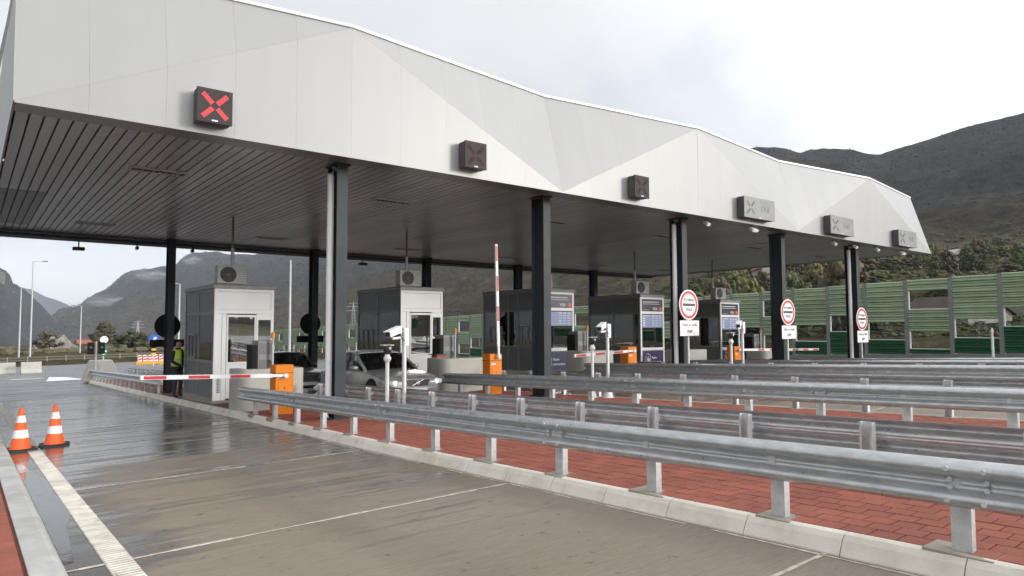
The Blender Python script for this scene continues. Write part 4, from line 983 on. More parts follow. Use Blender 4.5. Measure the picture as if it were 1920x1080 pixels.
# ------------------------------------------------------------------ cars
def car(x, y, label, paint, L_=4.6, Wd=1.8, Hh=1.46, badge=True, wagon=False):
    """front looks along -Y; origin at the middle of the front bumper on the ground"""
    sl_ = GY
    t = empty('car', (x, y, g(x, y)), label, 'car', 'cars queuing in the second lane')
    t.rotation_euler = (math.atan(GY), 0, 0)
    hw = Wd/2
    # stations: y, half width, z bottom, z shoulder, crown
    st = [(0.0, .62, .3, .60, .0), (.04, .74, .22, .66, .01), (.14, .83, .2, .71, .02), (.4, .89, .19, .78, .035), (.8, .9, .19, .84, .045), (1.2, .9, .19, .895, .045), (1.42, .9, .19, .925, .03),
          (2.2, .9, .2, .95, .0), (3.2, .9, .2, .97, .0), (3.9, .89, .21, .99, .01), (L_-.25, .86, .25, .985, .02), (L_-.06, .8, .3, .9, .02), (L_, .7, .36, .8, 0)]
    k = hw/.9; rings = []
    for yy, w_, z0, zs, cr in st:
        w_ *= k
        prof = [(-w_*.86, z0), (-w_*.98, z0+.1), (-w_, z0+.28 if zs-z0 > .4 else z0+.16), (-w_*.985, zs-.12), (-w_*.95, zs-.03), (-w_*.86, zs+.01), (-w_*.62, zs+cr*.7), (-w_*.3, zs+cr), (0, zs+cr*1.05)]
        full = prof+[(-a, b) for a, b in prof[-2::-1]]
        rings.append([(a, yy, b) for a, b in full])
    mb = MB(); mb.ring(rings)
    body = mb.build('body', paint, t, smooth=True)
    md = body.modifiers.new('sub', 'SUBSURF'); md.levels = 1; md.render_levels = 1
    # greenhouse: glass shell, then roof and pillars
    gh = [(1.40, .80, .92, .92), (1.75, .765, .94, 1.16), (2.1, .70, .95, Hh-.07), (2.35, .66, .955, Hh-.015), (2.9, .65, .97, Hh), (3.35, .65, .98, Hh-.01)]
    gh += [(4.0, .65, .99, Hh-.06), (L_-.45, .68, .99, Hh-.2), (L_-.15, .72, .98, 1.0)] if wagon else [(3.75, .67, .985, Hh-.1), (4.05, .72, .99, 1.1), (4.2, .76, .985, .99)]
    def gring(yy, wr, zbt, ztp, o=0):
        wr *= k; wb_ = (.80*k)
        f_ = max(0, min(1, (ztp-zbt)/.5)); wt = wb_+(wr-wb_)*1
        return [(-wb_-o, yy, zbt-.03), (-(wb_+(wt-wb_)*.5)-o, yy, zbt+(ztp-zbt)*.5), (-wt-o, yy, ztp-.035*f_), (-wt*.86, yy, ztp+o), (-wt*.4, yy, ztp+.022*f_+o), (0, yy, ztp+.03*f_+o),
                (wt*.4, yy, ztp+.022*f_+o), (wt*.86, yy, ztp+o), (wt+o, yy, ztp-.035*f_), ((wb_+(wt-wb_)*.5)+o, yy, zbt+(ztp-zbt)*.5), (wb_+o, yy, zbt-.03)]
    mb = MB(); mb.ring([gring(*a) for a in gh], close=False); mb.build('glass', CGL, t, smooth=False)
    # interior so the cabin is not empty
    mb = MB(); mb.box(-.66*k, 1.5, .5, .66*k, 1.7, .9)
    for sx_ in (-.38, .38): mb.box(sx_*k-.22, 2.35, .45, sx_*k+.22, 2.5, 1.12); mb.box(sx_*k-.13, 2.38, 1.14, sx_*k+.13, 2.46, 1.3)
    mb.box(-.6*k, 3.25, .5, .6*k, 3.4, 1.1); mb.build('seats', DARKP, t, bevel=.03)
    a0 = 3
    rf = MB(); sel = gh[2:-2] if wagon else gh[2:-2]
    def arc(yy, wr, zbt, ztp):
        r_ = gring(yy, wr, zbt, ztp, .006); return r_[2:9]
    rf.ring([arc(*a) for a in sel], close=False); rf.build('roof', paint, t, smooth=True, solid=.012)
    for s_ in (-1, 1):
        j = [0, 1, 2] if s_ < 0 else [10, 9, 8]
        mb = MB(); pts = [Vector(gring(*gh[0], .004)[j[0]])+Vector((0, -.02, 0.02)), Vector(gring(*gh[1], .004)[j[2]]), Vector(gring(*gh[2], .004)[j[2]]), Vector(gring(*gh[3], .004)[j[2]])]
        mb.tube(pts, [.05, .042, .04, .035], 6)
        pe = [Vector(gring(*a, .004)[j[2]]) for a in gh[3:]]; mb.tube(pe, .032, 6); mb.build('pillar', paint, t, smooth=True)
        for yy in ((2.62, 3.45) if not wagon else (2.62, 3.5)):
            r_ = None
            for a, b in zip(gh, gh[1:]):
                if a[0] <= yy <= b[0]:
                    f = (yy-a[0])/(b[0]-a[0]); r_ = gring(*[p+(q-p)*f for p, q in zip(a, b)], .003)
            mb = MB(); mb.tube([r_[j[0]], r_[j[1]], r_[j[2]]], .035, 6); mb.build('door_pillar', DARKP, t)
        mb = MB(); mb.T = Matrix.Translation((s_*(hw+.06), 1.72, 1.0)); mb.ring([[(q*.1*math.cos(2*math.pi*n/10), yy, q*.065*math.sin(2*math.pi*n/10)) for n in range(10)] for yy, q in ((-.07, .55), (-.04, .95), (.03, 1), (.05, .9))]); mb.build('wing_mirror', paint, t, smooth=True)
        # head lamp cluster
        mb = MB(); mb.T = Matrix.Translation((s_*.66*k, .10, .60)) @ Matrix.Rotation(s_*R(-24), 4, 'Z') @ Matrix.Rotation(R(-14), 4, 'X'); mb.ring([[(a*1.0, -.05, b) for a, b in ((-.17, -.07), (.15, -.06), (.17, .04), (.1, .085), (-.15, .07))], [(a, .12, b) for a, b in ((-.17, -.07), (.15, -.06), (.17, .04), (.1, .085), (-.15, .07))]][::-1]); hl = mb.build('headlight', HLG, t, bevel=.012)
        mb = MB(); mb.T = Matrix.Translation((s_*.66*k, .04, .605)) @ Matrix.Rotation(s_*R(-18), 4, 'Z'); mb.disc((-s_*.03, -.035, 0), .062, (0, -1, 0), .03, 16); mb.build('lamp_bulb', HLON, hl)
        mb = MB(); mb.box(s_*(hw-.005)-.008, 2.7, .80, s_*(hw-.005)+.008, 2.9, .84); mb.build('door_handle', DARKP, t)
        for yw in (.9, L_-.95):
            mb = MB(); mb.disc((s_*(hw-.0), yw, .31), .315, (s_, 0, 0), .2, 24); wh = mb.build('wheel', RUBBER, t)
            mb = MB(); mb.disc((s_*(hw+.008), yw, .31), .2, (s_, 0, 0), .03, 20); mb.build('rim', ALUR, wh)
            mb = MB(); mb.disc((s_*(hw-.006), yw, .36), .37, (s_, 0, 0), .1, 24); mb.build('wheel_arch', BLACK, t)
    # grille with diagonal bar, bumper mouldings, plate
    mb = MB(); mb.box(-.36*k, -.045, .50, .36*k, .06, .685); gr = mb.build('grille', DARKP, t, bevel=.02)
    fr = MB()
    for q in ((-.4, .668, .4, .712), (-.36, .478, .36, .512)): fr.box(q[0]*k, -.055, q[1], q[2]*k, .02, q[3])
    for s_ in (-1, 1): fr.hexa([(s_*.34*k-.022, -.055, .5), (s_*.34*k+.022, -.055, .5), (s_*.34*k+.015, .02, .5), (s_*.34*k-.015, .02, .5), (s_*.37*k-.015, -.055, .69), (s_*.37*k+.015, -.055, .69), (s_*.37*k+.015, .02, .69), (s_*.37*k-.015, .02, .69)])
    fr.build('grille_frame', CHROME, gr, bevel=.006)
    if badge:
        mb = MB(); mb.tube([(-.17, -.058, .52), (.17, -.058, .67)], .011, 6); mb.disc((0, -.06, .595), .055, (0, -1, 0), .012, 16); mb.build('emblem', CHROME, gr)
    mb = MB(); pr = [(-hw*.93, .3), (-hw*.86, .12), (-hw*.68, -.0), (-hw*.35, -.06), (0, -.075), (hw*.35, -.06), (hw*.68, 0), (hw*.86, .12), (hw*.93, .3)]
    mb.ring([[(a, b, .26) for a, b in pr]+[(a*.9, b+.3, .26) for a, b in pr[::-1]], [(a*1.012, b-.02, .34) for a, b in pr]+[(a*.9, b+.3, .34) for a, b in pr[::-1]], [(a*1.012, b-.02, .44) for a, b in pr]+[(a*.9, b+.3, .44) for a, b in pr[::-1]], [(a, b, .485) for a, b in pr]+[(a*.9, b+.3, .485) for a, b in pr[::-1]]]); mb.build('bumper', paint, t, smooth=False, bevel=.015)
    mb = MB(); mb.box(-.26, -.105, .33, .26, -.085, .44); mb.build('number_plate', WHITER, t)
    mb = MB(); mb.tube([(-.5*k, 1.33, .955), (-.05, 1.4, .98)], .01, 5); mb.tube([(.1, 1.33, .96), (.55*k, 1.42, .97)], .01, 5); mb.build('wiper', DARKP, t)
    return t
CGL = glass('car_glass', (.35, .4, .4), .12, .6)
HLG = mat('headlight_glass', (.4, .42, .43), .12, .3, coat=.6)
HLON = mat('lit_headlamp', (.9, .9, .85), .2, emit=.5, ecol=(1, .96, .88))
ALUR = mat('alloy_rim', (.5, .5, .5), .3, .8)
CHROME = mat('chrome', (.8, .8, .8), .12, 1)
SILV = mat('silver_car_paint', (.42, .425, .415), .3, .35, coat=.8, c2=(.22, .225, .22), scale=2)
DARKC = mat('dark_car_paint', (.09, .095, .1), .25, .3, coat=.8)
WHITC = mat('white_car_paint', (.72, .72, .71), .3, coat=.6)
car(9.5, 16.1, 'silver grey saloon stopped behind the guardrail with headlights on', SILV)
car(9.42, 23.3, 'dark grey car with headlights on just past the first booth', DARKC, 4.3, 1.72, 1.48, False, True)
car(9.35, 29.4, 'white car waiting behind the dark grey car', WHITC, 4.2, 1.72, 1.56, False, True)

# ------------------------------------------------------------------ man in the yellow vest
def person(x, y, label):
    t = empty('person', (x, y, g(x, y)+.15), label, 'person')
    t.rotation_euler = (0, 0, R(38)); s = 1.05; t.scale = (s, s, s)
    J = {'pel': (0, 0, .95, .15, .12), 'bel': (0, -.02, 1.1, .165, .135), 'che': (0, 0, 1.32, .18, .135), 'nb': (0, .02, 1.48, .085, .075), 'nk': (0, .01, 1.56, .058, .06), 'hd': (0, -.005, 1.66, .078, .095), 'ht': (0, 0, 1.755, .07, .08),
         'lh': (.1, 0, .87, .095, .095), 'lk': (.115, -.02, .5, .068, .068), 'la': (.12, .02, .1, .05, .05), 'lt': (.14, -.15, .045, .04, .038),
         'rh': (-.1, 0, .87, .095, .095), 'rk': (-.115, -.01, .5, .068, .068), 'ra': (-.13, .03, .1, .05, .05), 'rtoe': (-.16, -.14, .045, .04, .038),
         'ls': (.2, .01, 1.42, .075, .075), 'le': (.27, .02, 1.14, .055, .055), 'lw': (.14, -.17, 1.02, .042, .042), 'lm': (.06, -.2, 1.0, .035, .035),
         'rs': (-.2, .01, 1.42, .075, .075), 're': (-.27, .02, 1.14, .055, .055), 'rw': (-.14, -.17, 1.02, .042, .042), 'rm': (-.06, -.2, 1.0, .035, .035)}
    E_ = ['pel bel', 'bel che', 'che nb', 'nb nk', 'nk hd', 'hd ht', 'pel lh', 'lh lk', 'lk la', 'la lt', 'pel rh', 'rh rk', 'rk ra', 'ra rtoe', 'nb ls', 'ls le', 'le lw', 'lw lm', 'nb rs', 'rs re', 're rw', 'rw rm']
    ks = list(J); me = bpy.data.meshes.new('body'); me.from_pydata([J[q][:3] for q in ks], [tuple(ks.index(a) for a in q.split()) for q in E_], [])
    o = bpy.data.objects.new('body', me); COL.objects.link(o)
    o.modifiers.new('skin', 'SKIN'); sv = me.skin_vertices[0].data
    for q, v in zip(ks, sv): v.radius = J[q][3:]; v.use_root = (q == 'pel')
    md = o.modifiers.new('sub', 'SUBSURF'); md.levels = 2
    bpy.context.view_layer.update(); dg = bpy.context.evaluated_depsgraph_get(); m2 = bpy.data.meshes.new_from_object(o.evaluated_get(dg))
    bpy.data.objects.remove(o)
    ms = [mat('dark_jacket', (.018, .018, .02), .8), mat('grey_trousers', (.05, .05, .048), .85), mat('skin', (.42, .24, .17), .6), mat('dark_shoes', (.015, .014, .013), .5), mat('grey_hair', (.1, .085, .07), .8)]
    m2.materials.clear()
    for q in ms: m2.materials.append(q)
    for p in m2.polygons:
        c = p.center; p.use_smooth = True
        if c.z > 1.55: p.material_index = 4 if (c.z > 1.72 or (c.y > .03 and c.z > 1.6)) else 2
        elif c.z < .1: p.material_index = 3
        elif c.z < .84: p.material_index = 1
        elif c.y < -.185 and c.z < 1.1 and abs(c.x) < .12: p.material_index = 2
        else: p.material_index = 0
    b = bpy.data.objects.new('body', m2); COL.objects.link(b); b.parent = t
    f = MB(); f.ring([[(a*.02, -.1-d_, z) for a in (-1, 0, 1)] for d_, z in ((-.01, 1.7), (.018, 1.655), (.0, 1.64))], close=False); f.build('nose', ms[2], b, solid=.01)
    f = MB()
    for s_ in (-1, 1): f.box(s_*.03-.012, -.098, 1.685, s_*.03+.012, -.085, 1.697)
    f.box(-.025, -.098, 1.605, .025, -.085, 1.613); f.build('face_features', ms[0], b)
    f = MB()
    for s_ in (-1, 1): f.disc((s_*.082, .01, 1.665), .028, (s_, 0, 0), .012, 10)
    f.build('ear', ms[2], b)
    HV = mat('high_visibility_yellow', (.7, .92, .06), .7); RF = mat('reflective_tape', (.6, .62, .58), .4)
    # open vest: a shell round the chest
    def shell(z0, z1, m_, nm, o_, par):
        mb = MB(); n = 22; rows = []
        for z in [z0+(z1-z0)*q/4 for q in range(5)]:
            a, c = (.205+.0*(z-1), .158) if z < 1.36 else (.205-.3*(z-1.36)*.6, .158-.25*(z-1.36))
            rows.append([((a+o_)*math.sin(th), -(c+o_)*math.cos(th), z) for th in [R(14)+(2*math.pi-R(28))*q/n for q in range(n+1)]])
        mb.ring(rows, close=False); return mb.build(nm, m_, par, smooth=True, solid=.008)
    v = shell(.98, 1.5, HV, 'vest', .012, b)
    shell(1.03, 1.075, RF, 'reflective_band', .02, v) if False else None
    for z in (1.03, 1.17):
        mb = MB(); n = 22; th_ = [R(14)+(2*math.pi-R(28))*q/n for q in range(n+1)]
        mb.ring([[(.226*math.sin(th), -.179*math.cos(th), zz) for th in th_] for zz in (z, z+.045)], close=False); m_o = mb.build('tape', RF, t, smooth=True, solid=.004)
person(5.5, 24.6, 'man in a yellow reflective vest and dark clothes standing beside the first booth')

# ------------------------------------------------------------------ noise barrier
XW = 46.0; BAY = 2.5
wall = empty('noise_barrier', (XW, 13.5, 0), 'tall green noise barrier with window openings along the far side', 'noise barrier')
WO = Vector((XW, 13.5, 0))
ztop_ = lambda y: 4.72-.026*(y-13.5); zbot_ = lambda y: .2-.031*(y-13.5)
board = None
def bay(k, single, acc):
    y0 = 13.47+BAY*k; y1 = y0+BAY; ym = (y0+y1)/2; T0, B0 = ztop_(ym), zbot_(ym); Ht = T0-B0
    ty = k % 4
    # from larger y (further) k increasing; patterns of windows (bottom, top) as fractions
    wins = {0: [(.2, .44)], 1: [(.065, .3), (.6, .85)], 2: [(.2, .44)], 3: [(.33, .56)]}[ty]
    edges = [0.0]
    for a, b in wins: edges += [a, b]
    edges.append(1.0)
    for j in range(0, len(edges), 2):
        a, b = B0+Ht*edges[j], B0+Ht*edges[j+1]
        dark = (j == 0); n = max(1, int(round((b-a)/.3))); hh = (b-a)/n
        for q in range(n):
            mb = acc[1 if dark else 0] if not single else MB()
            z = a+q*hh
            x_ = lambda d: -.05-d
            pr = [(-.02, 0), (.0, .01), (.085, hh*.12), (.085, hh*.36), (.0, hh*.5), (.0, hh*.58), (.05, hh*.66), (.05, hh*.9), (-.02, hh-.004), (-.06, hh-.004), (-.06, 0)]
            mb.ring([[Vector((XW+x_(d), yy, z+h)) - WO for d, h in pr] for yy in (y0+.12, y1-.12)])
            if single: mb.build('board', DGREEN if dark else SGREEN, wall)
    for a, b in wins:
        mb = MB() if single else acc[2]
        mb.box(-.01, y0+.12-13.5, B0+Ht*a, .01, y1-.12-13.5, B0+Ht*b)
        if single: mb.build('window', CLEAR, wall)
        mb = MB() if single else acc[3]
        mb.box(-.07, y0+.12-13.5, B0+Ht*a-.04, .03, y1-.12-13.5, B0+Ht*a+.015); mb.box(-.05, y1-.18-13.5, B0+Ht*a+.015, .03, y1-.12-13.5, B0+Ht*b)
        if single: mb.build('window_sill', WHITEM, wall)
    mb = MB() if single else acc[4]
    mb.box(-.12, y0-.12-13.5, B0-.1, .1, y0+.12-13.5, ztop_(y0)+.03)
    if single: mb.build('post', WPOST, wall)
acc = [MB() for _ in range(5)]
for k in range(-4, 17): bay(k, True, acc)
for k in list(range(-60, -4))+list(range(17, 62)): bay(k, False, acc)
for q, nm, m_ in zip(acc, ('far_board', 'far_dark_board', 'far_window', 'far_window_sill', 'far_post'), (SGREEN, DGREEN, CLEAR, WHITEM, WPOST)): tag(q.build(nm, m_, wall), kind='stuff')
mb = MB()
for a, b in ((-150, 13.5), (13.5, 60), (60, 180)):
    mb.hexa([Vector(p)-WO for p in [(XW-.35, a, zbot_(a)-1.2), (XW+.2, a, zbot_(a)-1.2), (XW+.2, b, zbot_(b)-1.2), (XW-.35, b, zbot_(b)-1.2), (XW-.25, a, zbot_(a)-.02), (XW+.2, a, zbot_(a)-.02), (XW+.2, b, zbot_(b)-.02), (XW-.25, b, zbot_(b)-.02)]])
mb.build('concrete_base', mat('grey_plinth', (.2, .195, .185), .85, c2=(.16, .155, .15), scale=.8), wall)
# delineator post on the far verge
t = empty('delineator_post', (40.2, 12.2, g(40, 12.2)), 'slim white delineator with red mark before the green wall', 'marker post')
mb = MB(); mb.lathe([(.06, 0), (.06, 1.9), (.03, 2.05)], 10); mb.build('post', WHITER, t); mb = MB(); mb.box(-.03, -.066, 1.65, .03, -.058, 1.85); mb.build('reflector', REDM, t)

# ------------------------------------------------------------------ far things to the side of the road
def polar_pt(az, r, z): return (r*math.sin(R(az)), r*math.cos(R(az)), z)
def lamp(x, y, z0, z1, arms, label):
    t = empty('street_lamp', (x, y, z0), label, 'street lamp', 'tall street lamps along the approach road'); h = z1-z0
    mb = MB(); mb.tube([(0, 0, -1.5), (0, 0, h*.5), (0, 0, h)], [.14, .11, .075], 8); mb.build('pole', LAMPG, t, smooth=True)
    for s_ in arms:
        mb = MB(); mb.tube([(0, 0, h-.05), (s_*.5, -.2, h), (s_*1.1, -.35, h+.02)], .035, 6); a = mb.build('arm', LAMPG, t)
        mb = MB(); mb.box(min(s_*1.0, s_*1.65), -.55, h-.03, max(s_*1.0, s_*1.65), -.3, h+.07); mb.build('lamp_head', DARKP, a, bevel=.02)
lamp(6.0, 120, -2.1, 7.84, (), 'plain grey lamp post, shorter of the pair beyond the empty lane')
lamp(7.05, 115.8, -2.0, 11.4, (1,), 'tall grey lamp post with one arm beyond the empty lane')
lamp(16.6, 149, -2.4, 6.4, (-1,), 'distant lamp post standing in the gap between the mountains')
lamp(21, 56.2, .0, 7.5, (), 'bright lamp post seen between the first booth and the front column')
lamp(19.6, 87.8, -1, 7.2, (-1,), 'lamp post just beside the first rear column')
def jersey(x, y, rz, ln, label):
    t = empty('concrete_barrier', (x, y, g(x, y)), label, 'concrete barrier', 'precast concrete barriers at the road edge', rz)
    mb = MB(); pr = [(-.3, 0), (.3, 0), (.3, .1), (.14, .38), (.1, 1.0), (-.1, 1.0), (-.14, .38), (-.3, .1)]
    mb.ring([[(0, a, b) for a, b in pr], [(ln, a, b) for a, b in pr]]); mb.build('body', CONC, t)
jersey(1.9, 75.6, .15, 1.7, 'pale precast barrier, lone piece nearer the kerb')
jersey(3.9, 74.2, .12, 1.5, 'grey precast barrier at the foot of the lamp posts')
# concrete nose of the first island
t = empty('island_nose', (5.55, 47.9, g(5.6, 48)+.05), 'sloping concrete nose with traffic light post at the far end of the first island', 'concrete nose')
mb = MB(); mb.ring([[(0, 0, 0), (2.0, 0, 0), (2.0, 1.2, 0), (0, 1.2, 0)], [(.38, .1, 1.28), (1.5, .1, 1.28), (1.5, 1.1, 1.28), (.38, 1.1, 1.28)]]); mb.build('body', CONC, t, bevel=.05)
t2 = empty('traffic_light', (6.15, 47.8, g(6.15, 48)-.15), 'black twin traffic light seen from behind on the far concrete nose', 'traffic light')
mb = MB(); mb.tube([(0, 0, 0), (0, 0, 2.6)], .05, 8); mb.build('pole', GALVP, t2)
for s_ in (-.28, .28):
    mb = MB(); mb.box(s_-.17, -.12, 1.85, s_+.17, .12, 2.55); hd = mb.build('head', BLACK, t2, bevel=.02)
    mb = MB(); mb.disc((s_, -.125, 2.25), .07, (0, -1, 0), .01, 12); mb.build('lens', GREYP, hd)
t = empty('speed_sign', (13.56, 99, g(13.56, 99)-1.05), 'white disc sign above a small white figure plate by the far road', 'road sign')
mb = MB(); mb.tube([(0, 0, 0), (0, 0, 2.6)], .05, 8); mb.build('post', GALVP, t)
mb = MB(); mb.disc((0, -.06, 4.05), .45, (0, -1, 0), .03, 20); dsc = mb.build('disc', WHITER, t)
mb = MB(); mb.disc((0, -.065, 4.05), .3, (0, -1, 0), .005, 20); mb.build('inner_disc', PALE, dsc)
mb = MB(); mb.box(-.38, -.06, 2.0, .38, -.03, 3.45); mb.build('plate', mat('sign_green', (.02, .16, .07), .5), t)
mb = MB(); mb.box(-.12, -.07, 2.2, .12, -.062, 2.9); mb.disc((0, -.068, 3.1), .13, (0, -1, 0), .006, 12); mb.box(-.3, -.07, 2.55, .3, -.062, 2.7); mb.build('white_print', WHITER, t)
t = empty('direction_sign', (15.2, 78.5, g(15.2, 78.5)), 'blue round arrow sign on a black and yellow striped post', 'road sign')
mb = MB(); mb.tube([(0, 0, 0), (0, 0, 2.3)], .05, 8); mb.build('post', GALVP, t)
mb = MB(); mb.disc((0, -.06, 2.75), .5, (0, -1, 0), .03, 24); dsc = mb.build('disc', mat('sign_blue', (.01, .1, .5), .4), t)
mb = MB(); mb.T = Matrix.Translation((0, -.07, 2.75)) @ Matrix.Rotation(R(-45), 4, 'Y'); mb.box(-.3, -.004, -.06, .1, .004, .06); mb.poly([(.08, -.004, .18), (.32, -.004, 0), (.08, -.004, -.18)][::-1]); mb.build('arrow', WHITER, dsc)
for q in range(4):
    mb = MB(); mb.box(-.2, -.08, 1.15+q*.22, .2, .08, 1.15+q*.22+.2); mb.build('stripe', [mat('stripe_yellow', (.75, .4, .01), .5) if 'stripe_yellow' not in bpy.data.materials else bpy.data.materials['stripe_yellow'], BLACK][q % 2], t)
t = empty('chevron_barrier', (15.5, 88.4, g(15.5, 88.4)+.12), 'row of red and white chevron boards on an orange beam across the far road', 'road barrier')
mb = MB(); mb.box(-.2, -.2, -.6, 3.3, .2, .22); mb.build('beam', mat('beam_yellow', (.75, .33, .03), .6), t, bevel=.03)
for q in range(6):
    mb = MB(); mb.box(q*.55, -.06, .24, q*.55+.44, 0, .95); bd = mb.build('board', WHITER, t)
    for z_ in (.3, .62):
        mb = MB(); mb.hexa([(q*.55+.02, -.066, z_), (q*.55+.42, -.066, z_+.12), (q*.55+.42, -.061, z_+.12), (q*.55+.02, -.061, z_), (q*.55+.02, -.066, z_+.18), (q*.55+.42, -.066, z_+.3), (q*.55+.42, -.061, z_+.3), (q*.55+.02, -.061, z_+.18)]); mb.build('red_stripe', REDM, bd)
# low fence between road and field
t = empty('field_fence', (0, 109, 0), 'low beige fence between the far road and the brown field', 'fence')
for q in range(28):
    x_ = -2+q*2.1; mb = MB(); zz = ground_z(x_, 109)
    mb.box(x_-.045, -.06, zz-.3, x_+.045, .06, zz+.7); mb.build('post', PAD, t)
mb = MB()
for q in range(27):
    xa, xb = -2+q*2.1, .1+q*2.1; za, zb_ = ground_z(xa, 109), ground_z(xb, 109)
    for zz in (.12, .46): mb.hexa([(xa, -.03, za+zz), (xb, -.03, zb_+zz), (xb, .03, zb_+zz), (xa, .03, za+zz), (xa, -.03, za+zz+.2), (xb, -.03, zb_+zz+.2), (xb, .03, zb_+zz+.2), (xa, .03, za+zz+.2)])
mb.build('rail', mat('fence_rail', (.13, .12, .095), .8), t)

# ------------------------------------------------------------------ vegetation
def clump(mb, c, r_, n, flat=.75, leaf=.35):
    for _ in range(n):
        d = Vector((random.gauss(0, 1), random.gauss(0, 1), random.gauss(0, 1)*flat)).normalized()*r_*random.uniform(.55, 1.05); d.z *= flat
        p = Vector(c)+d; a = Vector((random.gauss(0, 1), random.gauss(0, 1), random.gauss(0, 1))).normalized(); b = a.cross(Vector((.3, .5, .8))).normalized()
        l_ = leaf*r_*random.uniform(.35, .9)
        mb.poly([p-a*l_, p+b*l_*.6, p+a*l_, p-b*l_*.6])
def lump(mb, c, r_, flat=.8, n=7, m_=4):
    c = Vector(c); so = random.uniform(0, 99); rings = []
    for i in range(1, m_+1):
        ph = math.pi*i/(m_+1)
        rings.append([c+Vector((math.sin(ph)*math.cos(2*math.pi*j/n+i*.4), math.sin(ph)*math.sin(2*math.pi*j/n+i*.4), math.cos(ph)*flat))*r_*(1+.42*noise.noise((i*1.7+so, j*1.9, so))) for j in range(n)])
    mb.ring(rings[::-1])
def make_tree(name, loc, hgt, wid, leafm, label, kind='round', dens=1.0):
    t = empty(name, loc, label, 'tree', 'trees and shrubs behind the toll plaza')
    mb = MB(); mb.tube([(0, 0, -1), (random.uniform(-.1, .1)*wid, 0, hgt*.35), (0, random.uniform(-.1, .1)*wid, hgt*.75)], [hgt*.03, hgt*.022, hgt*.008], 6)
    for k in range(5):
        a = random.uniform(0, 6.28); z_ = hgt*random.uniform(.25, .5); mb.tube([(0, 0, z_), (math.cos(a)*wid*.3, math.sin(a)*wid*.3, z_+hgt*.22)], [hgt*.012, hgt*.005], 5)
    mb.build('trunk', TRUNK, t)
    mb = MB()
    if kind == 'column':
        for k in range(int(26*dens)):
            z_ = random.uniform(.08, 1)*hgt; f = math.sin(math.pi*min(1, (z_/hgt)*.8+.18)); clump(mb, (random.uniform(-1, 1)*wid*.3*f, random.uniform(-1, 1)*wid*.3*f, z_), wid*.32*f+.1, 16, 1.4, .4)
    else:
        for k in range(int(80*dens)):
            a = random.uniform(0, 6.28); q = random.uniform(0, 1)**.5; z_ = random.uniform(.2, .95)*hgt; f = math.sin(math.pi*min(1, .15+z_/hgt*.8))
            cc = (math.cos(a)*q*wid*.42*f, math.sin(a)*q*wid*.42*f, z_); rr_ = wid*random.uniform(.045, .095); lump(mb, cc, rr_, .8, 6, 3); clump(mb, cc, rr_*1.5, 16, .85, .26)
    mb.build('crown', leafm, t, smooth=True); return t
def tr(name, x, y, hgt, wid, m_, label, kind='round', dens=1.0): return make_tree(name, (x, y, ground_z(x, y)), hgt, wid, m_, label, kind, dens)
tr('poplar_tree', 244, 88.6, 8.5, 1.8, LEAFP, 'bare grey poplar, first of two beside the hillside house', 'column')
tr('poplar_tree', 246, 86, 9.2, 1.8, LEAFP, 'bare grey poplar, taller of the two beside the hillside house', 'column')
tr('poplar_tree', 262, 72, 6, 1.6, LEAFP, 'small bare poplar standing alone above the green wall', 'column')
tr('cypress_tree', 179, 88, 8.5, 2.4, LEAFD, 'dark cypress beside the last canopy column', 'column')
tr('cypress_tree', 183, 86, 8, 2.2, LEAFD, 'dark cypress just behind the last canopy column', 'column')
tr('bush', 130, 74, 4.5, 6, LEAFY, 'yellow green bush above the green wall beside the fourth column')
tr('bush', 128, 68, 4, 5.5, LEAFY, 'yellow green bush above the green wall between the last two columns')
tr('bush', 112, 52, 4, 6, LEAFY, 'yellow bush seen through a low window of the green wall')
tr('bush', 250, 63, 5, 8, LEAFY, 'ochre bush on the slope over the end of the green wall')
tr('bush', 33.5, 197, 4.8, 9.5, LEAF, 'broad green tree in the valley beyond the approach road')
tr('bush', 33, 240, 8, 10, LEAFB, 'brown shrub at the rocky mound in the valley')
tr('bush', 18.5, 235, 6, 8, LEAFB, 'rusty shrub at the foot of the rocky mound')
lab = {'g': 'mid green tree on the slope behind the green wall', 'b': 'brownish autumn tree on the slope behind the green wall', 'y': 'yellowish tree on the slope behind the green wall'}
mm = {'g': LEAF, 'b': LEAFB, 'y': LEAFY}
protos = {}
rnd = random.Random(5)
kind_ = {'g': 'mid green', 'b': 'brownish autumn', 'y': 'yellowish'}
for k in range(400):
    az = rnd.uniform(47, 84); r_ = 70+rnd.random()**1.2*300; c_ = rnd.choice('ggggbby'); x_, y_ = r_*math.sin(R(az)), r_*math.cos(R(az))
    if x_ < 53 or (k > 290): continue
    s_ = rnd.uniform(.55, 1.5)
    wx_ = rnd.choice((.78, 1.22))
    if az > 66 and r_ < 122: continue
    lb = ('small ' if s_ < .8 else 'large ' if s_ > 1.2 else '')+('upright ' if wx_ < 1 else 'broad ')+kind_[c_]+' tree '+('low over the wall' if r_ < 130 else 'halfway up the slope' if r_ < 240 else 'high below the mountain')+(' before the middle column' if az < 51.6 else ' between middle and fourth columns' if az < 59.6 else ' between fourth and last columns' if az < 64.5 else ' between last column and canopy tip' if az < 69.7 else ' past the canopy tip')
    z_ = ground_z(x_, y_)-.3
    if c_ not in protos:
        o = protos[c_] = make_tree('slope_tree', (x_, y_, z_), 4.4, 5.5, mm[c_], lb, 'round', .8); o['group'] = 'trees scattered on the slope behind the green wall'
    else:
        o = dup(protos[c_], (x_, y_, z_), lb, rnd.uniform(0, 6.28))
    o.scale = (s_*wx_, s_*wx_*rnd.uniform(.9, 1.1), s_*(2-wx_))
